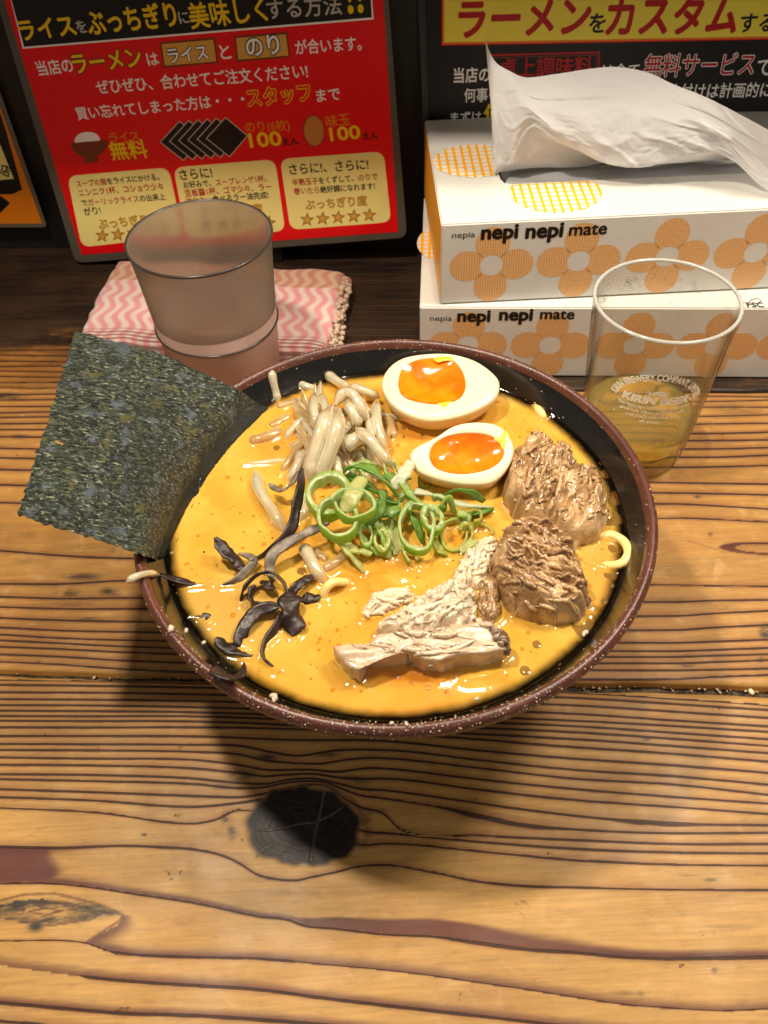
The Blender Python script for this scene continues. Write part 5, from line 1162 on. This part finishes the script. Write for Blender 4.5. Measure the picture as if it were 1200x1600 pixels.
meat('sunken pale scrap of pork in the broth at the front', [(700, 1062), (730, 1054), (765, 1044), (786, 1044), (780, 1056), (745, 1066)], .0022, M_PF, 71, .2, .5, .5)
meat('small translucent scrap of fat behind the pale slice', [(572, 906), (590, 895), (632, 898), (652, 908), (640, 922), (600, 926), (578, 926)], .0024, M_PF, 81, .2, .5, .5)

# ------------------------------------------------------------------ noodles
t = NT('noodle'); t.b.inputs['Base Color'].default_value = (.86, .66, .26, 1); t.b.inputs['Roughness'].default_value = .2; t.b.inputs['Subsurface Weight'].default_value = .5; t.b.inputs['Subsurface Radius'].default_value = (.003, .002, .001); t.b.inputs['Subsurface Scale'].default_value = .5; M_ND = t.m
for pp, w_, lab in (([(938, 840, .066), (955, 836, .0672), (974, 846, .0676), (982, 864, .0677), (972, 880, .0674), (950, 884, .0662), (915, 880, .0645)], 12, 'pale noodle loop floating by the right rim'),
                    ([(505, 940, .065), (507, 924, .0685), (518, 911, .0705), (532, 909, .069), (545, 912, .0655)], 11, 'small noodle loop right of the wood ear'),
                    ([(836, 636, .0652), (844, 644, .0674), (850, 656, .0655)], 13, 'noodle bump breaking the surface behind the pork')):
    o = tube('noodle', px_path(pp), lambda s_, w_=w_: w_ * MM * .5, M_ND, 12, 44, .9, .06); touch(o); tag(centre(o), lab, 'noodle', 'noodles showing at the surface')

# ------------------------------------------------------------------ scallions
def scal(name, g0, g1):
    t = NT(name); s_ = t.attr('s'); n = t.noise(260, 4, .6, stretch=(1, 1, .3)); c = t.mix(s_, g0, g1); c = t.mix(t.step(n, .5, .8, 0, .35), c, (.70, .78, .38)); t.lk(c, t.b.inputs['Base Color'])
    t.b.inputs['Roughness'].default_value = .30; t.b.inputs['Specular IOR Level'].default_value = .45; t.b.inputs['Transmission Weight'].default_value = .30
    tr = t.add('ShaderNodeBsdfTranslucent'); t.lk(c, tr.inputs[0]); mx = t.add('ShaderNodeMixShader'); mx.inputs[0].default_value = .42
    t.lk(t.b.outputs[0], mx.inputs[1]); t.lk(tr.outputs[0], mx.inputs[2]); t.lk(mx.outputs[0], t.out.inputs[0])
    t.lk(t.bump(n, .3, .0005), t.b.inputs['Normal']); return t.m
M_SG = scal('scallion_bright', (.74, .80, .45), (.36, .58, .06)); M_SD = scal('scallion_dark', (.36, .54, .12), (.12, .34, .04)); M_SG2 = scal('scallion_mid', (.70, .78, .40), (.24, .48, .05)); M_SW = scal('scallion_white', (.84, .86, .70), (.78, .82, .62)); M_SY = scal('scallion_pale', (.80, .76, .36), (.62, .70, .26)); M_SK = scal('scallion_soaked', (.72, .66, .20), (.42, .52, .06))
def ringmesh(lab, cx, cy, rx, ry, z, mat, rot=0.0, band=.30, h=.0022, tilt=(0, 0), gap=None, seed=0, spiral=0.0):
    N = 64; V, SS, Fc = [], [], []; a0, a1 = gap or (0, 360); closed = gap is None
    n_ = N if closed else N + 1
    for i in range(n_):
        a = rad(a0 + (a1 - a0) * i / N); g = 1 + .10 * noise.noise(Vector((math.cos(a) * 1.2, math.sin(a) * 1.2, seed))) - spiral * i / N
        bb_ = 1 - band * (.58 + .30 * noise.noise(Vector((math.cos(a) * 2, math.sin(a) * 2, seed + 7))))
        for k, hh_ in ((1.0, 0), (1.0, 1), (bb_, 1), (bb_, 0)):
            kk = k * g; x, y = rx * kk * math.cos(a), ry * kk * math.sin(a); X = x * math.cos(rot) - y * math.sin(rot); Y = x * math.sin(rot) + y * math.cos(rot)
            p = at(cx + X, cy + Y, z); d = p - at(cx, cy, z); band_k = 0; V.append(Vector((p.x, p.y, z + tilt[0] * d.x + tilt[1] * d.y + (hh_ - .5) * h * 1.45 * (1 + .25 * noise.noise(Vector((a * 2, k, seed)))))) ); SS.append(1.0 if k == 1.0 else 0.0)
    for i in range(N if closed else N):
        j = (i + 1) % n_ if closed else i + 1
        for k in range(4): Fc.append((i * 4 + k, j * 4 + k, j * 4 + (k + 1) % 4, i * 4 + (k + 1) % 4))
    if not closed: Fc += [(0, 1, 2, 3), tuple(N * 4 + k for k in (3, 2, 1, 0))]
    o = mobj('scallion_ring', V, Fc, mat); attr(o, 's', SS); bm = bmesh.new(); bm.from_mesh(o.data); bmesh.ops.recalc_face_normals(bm, faces=bm.faces[:]); bm.to_mesh(o.data); bm.free()
    b = o.modifiers.new('b', 'BEVEL'); b.width = .00025; b.segments = 2; o.data.shade_smooth(); touch(o); tag(centre(o), lab, 'scallion', 'sliced scallions in the middle of the bowl'); return o
ringmesh('wide scallion ring at the upper left of the heap, green outside and pale inside', 514, 776, 36, 28, .0780, M_SG, -.1, .42, .0032, (.1, .25), seed=1)
ringmesh('curled scallion ring lying on top of the heap', 553, 792, 40, 23, .0815, M_SG, -.12, .26, .0030, (-.1, .2), (-160, 190), 2, .25)
ringmesh('scallion ring at the lower left of the heap', 528, 812, 34, 26, .0785, M_SG, .2, .30, .0030, (.1, .3), seed=3)
ringmesh('round open scallion ring at the front of the heap', 651, 825, 29, 35, .0735, M_SG, -.15, .30, .0022, (.1, .2), seed=4)
ringmesh('soaked scallion ring at the right of the heap', 709, 838, 22, 25, .0680, M_SK, .1, .30, .0020, (0, .1), seed=5)
ringmesh('half sunk scallion arc beside the fatty pork', 752, 832, 20, 12, .0675, M_SK, .1, .45, .0016, (0, 0), (-170, 20), 6)
for k, (x, y, rx, ry, sd) in enumerate([(598, 812, 20, 15, 0), (632, 790, 17, 13, 1), (676, 812, 16, 19, 0), (742, 808, 15, 11, 2), (596, 846, 17, 13, 2), (640, 868, 18, 9, 2), (572, 838, 14, 11, 0), (686, 786, 14, 10, 1), (560, 752, 19, 13, 0), (612, 736, 13, 12, 0), (664, 752, 12, 9, 2), (728, 836, 14, 12, 2)]):
    ringmesh(('bright', 'mid green', 'yellow green')[sd] + ' small scallion ' + ('arc ' if k % 2 else 'loop ') + ['at the centre of the heap', 'under the short white strip', 'right of the round open ring', 'near the right end of the heap', 'in front of the dark strips', 'sunk at the front edge of the heap', 'below the curled ring', 'beside the long white strip', 'behind the wide ring', 'at the back of the heap', 'between the two white strips', 'touching the soaked ring'][k],
             x, y, rx, ry, .0725 + .004 * rnd.random() - (.004 if sd == 2 else 0), (M_SG, M_SG2, M_SK)[sd], rnd.uniform(0, 3), rnd.uniform(.5, .8), .0020, (rnd.uniform(-.5, .5), rnd.uniform(-.2, .7)), (rnd.uniform(0, 90), rnd.uniform(230, 330)) if k % 2 else None, k + 20)
strips = [
    ([(538, 735, .081), (556, 729, .084), (580, 733, .085), (602, 752, .083), (622, 775, .078)], 13, 1, 1.2, 'dark green scallion arc across the top of the heap'),
    ([(541, 742, .078), (573, 757, .079), (600, 776, .077), (622, 787, .075)], 14, 1, .9, 'dark green strip below the arc'),
    ([(599, 766, .081), (598, 788, .080), (588, 806, .078), (571, 821, .075)], 10, 1, 1.0, 'ribbed dark strip right of the curled ring'),
    ([(643, 722, .080), (628, 745, .079), (615, 762, .077)], 13, 2, .3, 'short white scallion strip by the second egg'),
    ([(648, 768, .076), (687, 776, .0755), (718, 786, .073), (764, 793, .069)], 12, 2, .5, 'long white scallion strip running toward the pork'),
    ([(696, 773, .071), (713, 765, .075), (734, 769, .075), (756, 783, .069)], 9, 1, 1.3, 'thin green arc against the second egg'),
    ([(730, 806, .068), (750, 801, .0695), (770, 794, .068)], 7, 1, .4, 'thin dark green sliver right of the heap'),
    ([(558, 832, .073), (579, 852, .070), (597, 868, .0675)], 11, 0, .5, 'bright green strip sticking out at the front of the heap'),
    ([(524, 838, .073), (543, 858, .072), (556, 875, .0695), (569, 895, .067)], 12, 3, .5, 'pale yellow strip hanging toward the front'),
    ([(538, 850, .072), (560, 862, .0715), (580, 863, .069)], 10, 3, .3, 'short pale sliver crossing the yellow strip'),
    ([(584, 812, .074), (602, 840, .0715), (608, 872, .0675)], 14, 0, .7, 'broad green strip in front of the dark ones'),
    ([(679, 806, .070), (688, 790, .075), (701, 778, .077), (709, 800, .071)], 11, 0, 1.2, 'folded green piece peaking right of the open ring'),
    ([(566, 746, .083), (552, 772, .084), (540, 800, .080)], 17, 3, .3, 'pale pointed piece standing in the curled ring'),
    ([(572, 719, .078), (577, 736, .078)], 17, 0, .1, 'small square green piece behind the arc'),
    ([(628, 755, .077), (646, 776, .077), (672, 797, .073)], 15, 0, .6, 'light green strip between the arc and the white strip'),
    ([(606, 740, .076), (618, 752, .076), (640, 748, .074)], 14, 1, .5, 'crumpled dark piece beneath the short white strip'),
    ([(605, 812, .071), (618, 840, .0695), (622, 868, .067)], 16, 3, .5, 'soaked pale yellow leaf in front of the heap'),
    ([(640, 800, .072), (652, 822, .071), (662, 848, .068)], 9, 1, .8, 'dark green blade inside the open ring'),
    ([(622, 792, .075), (605, 800, .076), (588, 798, .077)], 13, 1, .4, 'dark green scrap in the centre of the heap'),
    ([(716, 800, .072), (728, 806, .0715), (722, 815, .069)], 14, 0, .5, 'bent light green piece beside the soaked ring'),
    ([(674, 830, .0675), (688, 856, .068), (700, 868, .066)], 16, 4, .5, 'soaked yellow green strip at the front of the heap'),
    ([(720, 862, .0680), (732, 850, .0695), (744, 845, .068)], 11, 3, .4, 'pale sliver lying on the fatty pork'),
]
MS = (M_SG, M_SD, M_SW, M_SY, M_SK)
for i, (pp, w_, mt, tw, lab) in enumerate(strips):
    o = ribbon('scallion_strip', px_path(pp), w_ * MM * 1.15, [MS[mt]], 36, .00045, tw, .2 * (i % 3), .0002, (.75, .6), i * 1.9)
    attr(o, 's', [abs(((k % 10) if (k % 10) < 5 else 9 - (k % 10)) - 2) / 2 * .8 + .1 for k in range(len(o.data.vertices))]); touch(o); tag(centre(o), lab, 'scallion', 'sliced scallions in the middle of the bowl')

# ------------------------------------------------------------------ seaweed sheet
t = NT('nori'); co = t.coord('Object')
mp = t.add('ShaderNodeMapping'); mp.inputs['Rotation'].default_value = (0, 0, rad(30)); mp.inputs['Scale'].default_value = (.42, 1.25, 1); t.lk(co, mp.inputs[0])
f1 = t.noise(560, 6, .72, vec=mp.outputs[0], dist=1.2); f2 = t.noise(950, 3, .6, vec=mp.outputs[0], dist=.6); big = t.noise(48, 4, .6); hue = t.noise(140, 3, .6)
wet = t.attr('wet')
c = t.mix(t.step(f1, .44, .62), (.0025, .004, .0035), (.062, .084, .052)); c = t.mix(t.step(f2, .56, .66, 0, .7), c, (.36, .40, .28))
c = t.mix(t.step(hue, .56, .70, 0, .75), c, (.11, .14, .18)); c = t.mix(t.step(hue, .42, .32, 0, .75), c, (.11, .10, .025)); c = t.mix(t.step(big, .55, .30, 0, .55), c, (.005, .007, .005))
c = t.mix(wet, c, (.008, .011, .008)); t.lk(c, t.b.inputs['Base Color'])
t.lk(t.step(wet, 0, 1, .42, .08), t.b.inputs['Roughness']); t.b.inputs['Specular IOR Level'].default_value = .6
t.lk(t.bump(t.math('ADD', f1, t.math('MULTIPLY', f2, .6)), 1.0, .0012), t.b.inputs['Normal']); M_NORI = t.m
n_top = [(118, 516, .1010), (180, 532, .0975), (248, 552, .0920), (312, 580, .0865), (368, 607, .0805), (396, 626, .0715), (424, 640, .0668)]
n_mid = [(72, 662, .1015), (140, 690, .0975), (200, 712, .0915), (250, 728, .0850), (282, 742, .0775), (306, 756, .0690), (326, 768, .0650)]
n_bot = [(28, 803, .1010), (78, 820, .0970), (128, 834, .0920), (178, 851, .0870), (222, 866, .0815), (248, 872, .0710), (268, 858, .0655)]
NTp, NMp, NBp = px_path(n_top), px_path(n_mid), px_path(n_bot)
def nori(a, b):
    s_ = a * 6; T_, M_, B_ = cr(NTp, s_), cr(NMp, s_), cr(NBp, s_); t_ = b
    p = T_ * ((1 - t_) * (1 - 2 * t_)) + M_ * (4 * t_ * (1 - t_)) + B_ * (t_ * (2 * t_ - 1))
    e = .0013 * noise.noise(Vector((b * 33, a * 33, 1)))
    d = Vector((0, 0, 0))
    if a < .004: d.x = e
    if b < .01 or b > .99: d.y = e
    p = p + d; p.z += .0010 * noise.noise(Vector((a * 3.2, b * 3.2, 7))) + .00022 * noise.noise(Vector((a * 40, b * 40, 2)))
    return p
V, Fc, UU, VV = patch(170, 150, nori); n0 = len(V); nm_ = 171
V += [v - Vector((0, 0, .00035)) for v in V]; Fc2 = [tuple(reversed([i + n0 for i in f])) for f in Fc]
pin = set(rnd.sample(range(len(Fc)), 34))
hole = lambda f: abs(sum(UU[i] for i in f) / 4 - .075) < .016 and abs(sum(VV[i] for i in f) / 4 - .56) < .007
keep = [not hole(f) and i not in pin for i, f in enumerate(Fc)]; F_all = [f for f, k in zip(Fc, keep) if k] + [f for f, k in zip(Fc2, keep) if k]
rg = list(range(171)) + [j * 171 + 170 for j in range(1, 151)] + [150 * 171 + i for i in range(169, -1, -1)] + [j * 171 for j in range(149, 0, -1)]
F_all += [(rg[k], rg[(k + 1) % len(rg)], rg[(k + 1) % len(rg)] + n0, rg[k] + n0) for k in range(len(rg))]
o = mobj('seaweed_sheet', V, F_all, M_NORI, smooth=True); attr(o, 'wet', [sm(.0745, .0690, v.z) for v in V]); touch(o, .0006)
tag(centre(o), 'square dark green sheet of dried seaweed leaning out over the left rim', 'seaweed')
# the soaked fold of the sheet showing through at the edge of the broth
o = ribbon('soaked_fold', px_path([(372, 660, .0675), (345, 700, .0672), (318, 740, .0670), (296, 785, .0670), (276, 830, .0668), (262, 860, .0668)]), 15 * MM, [M_NORI], 60, .0002, .1, 0, .0006, (.4, .6), 3)
attr(o, 'wet', [1.0] * len(o.data.vertices)); touch(o, .0008); tag(centre(o), 'soaked dark edge of seaweed lying in the broth along the left rim', 'seaweed')

# ------------------------------------------------------------------ broth
t = NT('miso_broth'); n = t.noise(42, 4, .55, dist=.6); n2 = t.noise(160, 4, .6)
c = t.mix(t.step(n, .28, .72), (.57, .300, .034), (.66, .395, .070)); c = t.mix(t.step(n2, .50, .80, 0, .35), c, (.72, .45, .12)); c = t.mix(t.step(t.noise(23, 3, .5), .5, .7, 0, .5), c, (.66, .24, .018))
depth = t.attr('depth'); c = t.mix(t.math('MULTIPLY', t.attr('oil'), t.step(t.noise(75, 4, .6), .3, .6)), c, (.50, .165, .010)); c = t.mix(t.attr('pale'), c, (.50, .31, .085)); t.lk(c, t.b.inputs['Base Color']); t.b.inputs['Roughness'].default_value = .07; t.b.inputs['Specular IOR Level'].default_value = .6; t.b.inputs['IOR'].default_value = 1.4
t.b.inputs['Subsurface Weight'].default_value = .35; t.b.inputs['Subsurface Radius'].default_value = (.006, .003, .001); t.b.inputs['Subsurface Scale'].default_value = .4
t.lk(t.bump(t.noise(120, 4, .55), .16, .0008), t.b.inputs['Normal'])
op = t.step(t.math('ADD', depth, t.math('MULTIPLY', t.math('SUBTRACT', t.noise(110, 4, .65), .5), 2.2)), 1.2, 6.0)
gl = t.add('ShaderNodeBsdfGlass'); gl.inputs['IOR'].default_value = 1.12; gl.inputs['Roughness'].default_value = .0; gl.inputs['Color'].default_value = (.80, .62, .36, 1)
tp = t.add('ShaderNodeBsdfTransparent'); tp.inputs[0].default_value = (.80, .66, .42, 1); gs = t.add('ShaderNodeBsdfGlossy'); gs.inputs['Roughness'].default_value = .06; m0 = t.add('ShaderNodeMixShader')
fz = t.add('ShaderNodeFresnel'); fz.inputs[0].default_value = 1.4; t.lk(fz.outputs[0], m0.inputs[0]); t.lk(tp.outputs[0], m0.inputs[1]); t.lk(gs.outputs[0], m0.inputs[2])
mx = t.add('ShaderNodeMixShader'); t.lk(op, mx.inputs[0]); t.lk(m0.outputs[0], mx.inputs[1]); t.lk(t.b.outputs[0], mx.inputs[2]); t.lk(mx.outputs[0], t.out.inputs[0])
t.n.remove(gl)
kd = kdtree.KDTree(len(FLOAT)); [kd.insert((x, y, 0), i) for i, (x, y) in enumerate(FLOAT)]; kd.balance()
NR, NA = 290, 1000; RB = .0853; V = [(BX, 0, BZ)]; DP = [9.0]
for j in range(1, NR + 1):
    r = RB * j / NR
    for i in range(NA):
        a = 2 * math.pi * i / NA; x, y = BX + r * math.cos(a), r * math.sin(a)
        _, _, d = kd.find((x, y, 0)); z = BZ + .00105 * math.exp(-(d / .0014)) + .0010 * math.exp(-(RB - r) / .0010) + .00005 * math.sin(x * 260 + 3 * math.sin(y * 120)) + .00004 * math.sin(y * 310 + x * 150)
        V.append((x, y, z)); DP.append((RB - r) * 1000)
Fc = [(0, 1 + i, 1 + (i + 1) % NA) for i in range(NA)]
for j in range(NR - 1):
    Fc += [(1 + j * NA + i, 1 + (j + 1) * NA + i, 1 + (j + 1) * NA + (i + 1) % NA, 1 + j * NA + (i + 1) % NA) for i in range(NA)]
broth = mobj('ramen_broth', V, Fc, t.m, smooth=True); attr(broth, 'depth', DP)
VA = np.array([tuple(v) for v in V]); bx_, by_ = proj_np(VA)
def zone(L): 
    o_ = np.zeros(len(VA))
    for x, y, rx, ry, k in L: o_ = np.maximum(o_, k * sm(1.25, .25, np.hypot((bx_ - x) / rx, (by_ - y) / ry)))
    return o_
attr(broth, 'oil', zone([(520, 690, 110, 90, .9), (640, 690, 40, 50, .7), (600, 900, 110, 40, .6), (640, 1052, 90, 25, .9), (560, 850, 80, 40, .7), (740, 840, 60, 40, .6), (430, 690, 60, 40, .6)]))
attr(broth, 'pale', zone([(370, 960, 95, 75, .65), (300, 960, 50, 60, .5), (350, 1030, 60, 40, .4), (930, 860, 60, 110, .4), (940, 760, 40, 60, .35)]))
tag(broth, 'opaque golden orange miso broth filling the black bowl', 'broth')
# oil and pepper floating on it
t = NT('chilli_oil'); t.b.inputs['Base Color'].default_value = (.60, .25, .015, 1); t.b.inputs['Roughness'].default_value = .05; t.b.inputs['Alpha'].default_value = .55; M_OIL = t.m
M_OILD = NT('dark_oil'); M_OILD.b.inputs['Base Color'].default_value = (.22, .12, .03, 1); M_OILD.b.inputs['Roughness'].default_value = .05; M_OILD.b.inputs['Alpha'].default_value = .6; M_OILD = M_OILD.m
def disks(name, spec, mat):
    bm = bmesh.new()
    for k, (x, y, r, e) in enumerate(spec):
        p = at(x, y, BZ); rr = r * MM; vs = []
        for h, f in ((.0001, 1.0), (.00030, .6)):
            vs.append([bm.verts.new((p.x + rr * f * math.cos(a) * (1 + e * math.sin(a + k)), p.y + rr * f * 1.1 * math.sin(a) * (1 - .5 * e * math.cos(a * 2 + k)), BZ + h)) for a in [2 * math.pi * i / 18 for i in range(18)]])
        for i in range(18): bm.faces.new((vs[0][i], vs[0][(i + 1) % 18], vs[1][(i + 1) % 18], vs[1][i]))
        bm.faces.new(vs[1])
    o = bmobj(name, bm, mat, broth); o['kind'] = 'stuff'; return o
big_oil = [(946, 741, 7, .2), (962, 773, 6, .1), (958, 783, 8, .1), (955, 810, 13, .2), (962, 856, 9, .1), (954, 895, 10, .2), (956, 915, 3, 0), (905, 975, 14, .4), (838, 1007, 5, .1), (820, 1048, 6, .1), (472, 892, 6, .1), (450, 1000, 3, 0), (530, 640, 4, 0), (640, 668, 6, .3), (628, 683, 5, .1), (630, 668, 4, 0), (660, 680, 3, 0), (596, 800, 3, 0), (560, 876, 4, 0), (940, 724, 4, 0), (930, 880, 5, .2), (944, 940, 4, .1), (288, 741, 8, .3), (330, 745, 6, .1), (440, 760, 4, .1), (432, 700, 5, .1), (384, 715, 3, 0), (350, 690, 3, 0)]
disks('oil_droplet', big_oil, M_OILD)
small = []
while len(small) < 420:
    a, r = rnd.uniform(0, 6.28), .078 * math.sqrt(rnd.random()); p = Vector((BX + r * math.cos(a), r * math.sin(a), BZ)); d = p - EYE; k = d.dot(_fw); small.append((600 + F_PX * d.dot(RT) / k, 800 - F_PX * d.dot(UP) / k, rnd.choice((1.0, 1.3, 1.8, 2.6, 3.4)), .2))
disks('oil_droplet', small, M_OIL)
bm = bmesh.new()
for i in range(70):
    a, r = rnd.uniform(0, 6.28), .078 * math.sqrt(rnd.random()); blob_mesh(bm, (BX + r * math.cos(a), r * math.sin(a), BZ + .0002), rnd.uniform(.00015, .0004), i)
bmobj('pepper_speck', bm, simple('pepper', (.02, .012, .008), .5), broth)['kind'] = 'stuff'
bm = bmesh.new()
for x, y in [(x, y) for x, y in ((386, 1021), (409, 1046), (438, 1052), (352, 1000), (645, 1066), (665, 1042), (700, 1080), (760, 1072), (575, 1055), (592, 642), (618, 700), (700, 664), (745, 660), (470, 660), (505, 880), (612, 868), (700, 868), (860, 960), (905, 962), (800, 952), (735, 1058), (788, 1060))]:
    for k in range(5): blob_mesh(bm, at(x + rnd.uniform(-9, 9), y + rnd.uniform(-5, 5), BZ + .0003), rnd.uniform(.0003, .0007), k + x, .7, .1, 2)
bmobj('surface_bubble', bm, M_GLASS, broth)['kind'] = 'stuff'
# back fat specks on the rim and glaze
t = NT('back_fat'); t.b.inputs['Base Color'].default_value = (.62, .50, .38, 1); t.b.inputs['Roughness'].default_value = .3; t.b.inputs['Subsurface Weight'].default_value = .3; t.b.inputs['Subsurface Scale'].default_value = .001; M_FAT = t.m
bm = bmesh.new(); full = inner[:4][::-1] + lip[::-1]
def on_profile(u_):
    i = min(int(u_ * (len(full) - 1)), len(full) - 2); f = u_ * (len(full) - 1) - i; return full[i][0] * (1 - f) + full[i + 1][0] * f, full[i][1] * (1 - f) + full[i + 1][1] * f
for i in range(1500):
    w = rnd.random(); a = rad(rnd.gauss(-88, 34)) if w < .5 else (rad(rnd.gauss(100, 35)) if w < .8 else rnd.uniform(0, 6.28))
    r, z = on_profile(min(.999, abs(rnd.gauss(.62, .22)) % 1)); blob_mesh(bm, (BX + r * math.cos(a), r * math.sin(a), z), rnd.choice((.00009, .00012, .00015, .0002, .0003)), i, .7, .4)
for x, y, s_ in ((267, 982, .0012), (291, 985, .0008), (427, 1087, .0011), (428, 1093, .0008), (318, 1004, .0007), (430, 1090, .0009), (745, 1092, .0007), (915, 988, .0010), (912, 992, .0006), (598, 550, .0008), (485, 578, .0010), (487, 584, .0007), (635, 1131, .0007), (612, 1130, .0006)):
    p = at(x, y, .077); r = math.hypot(p.x - BX, p.y); zz = .0785 if r > .0895 else max(BZ + .001, BZ + (r - .0852) * 2.0); blob_mesh(bm, at(x, y, zz), s_, int(x), .7, .5, 2)
tag(bmobj('back_fat_specks', bm, M_FAT), 'tiny white specks of pork back fat spattered on the brown rim', 'fat specks', kind='stuff')
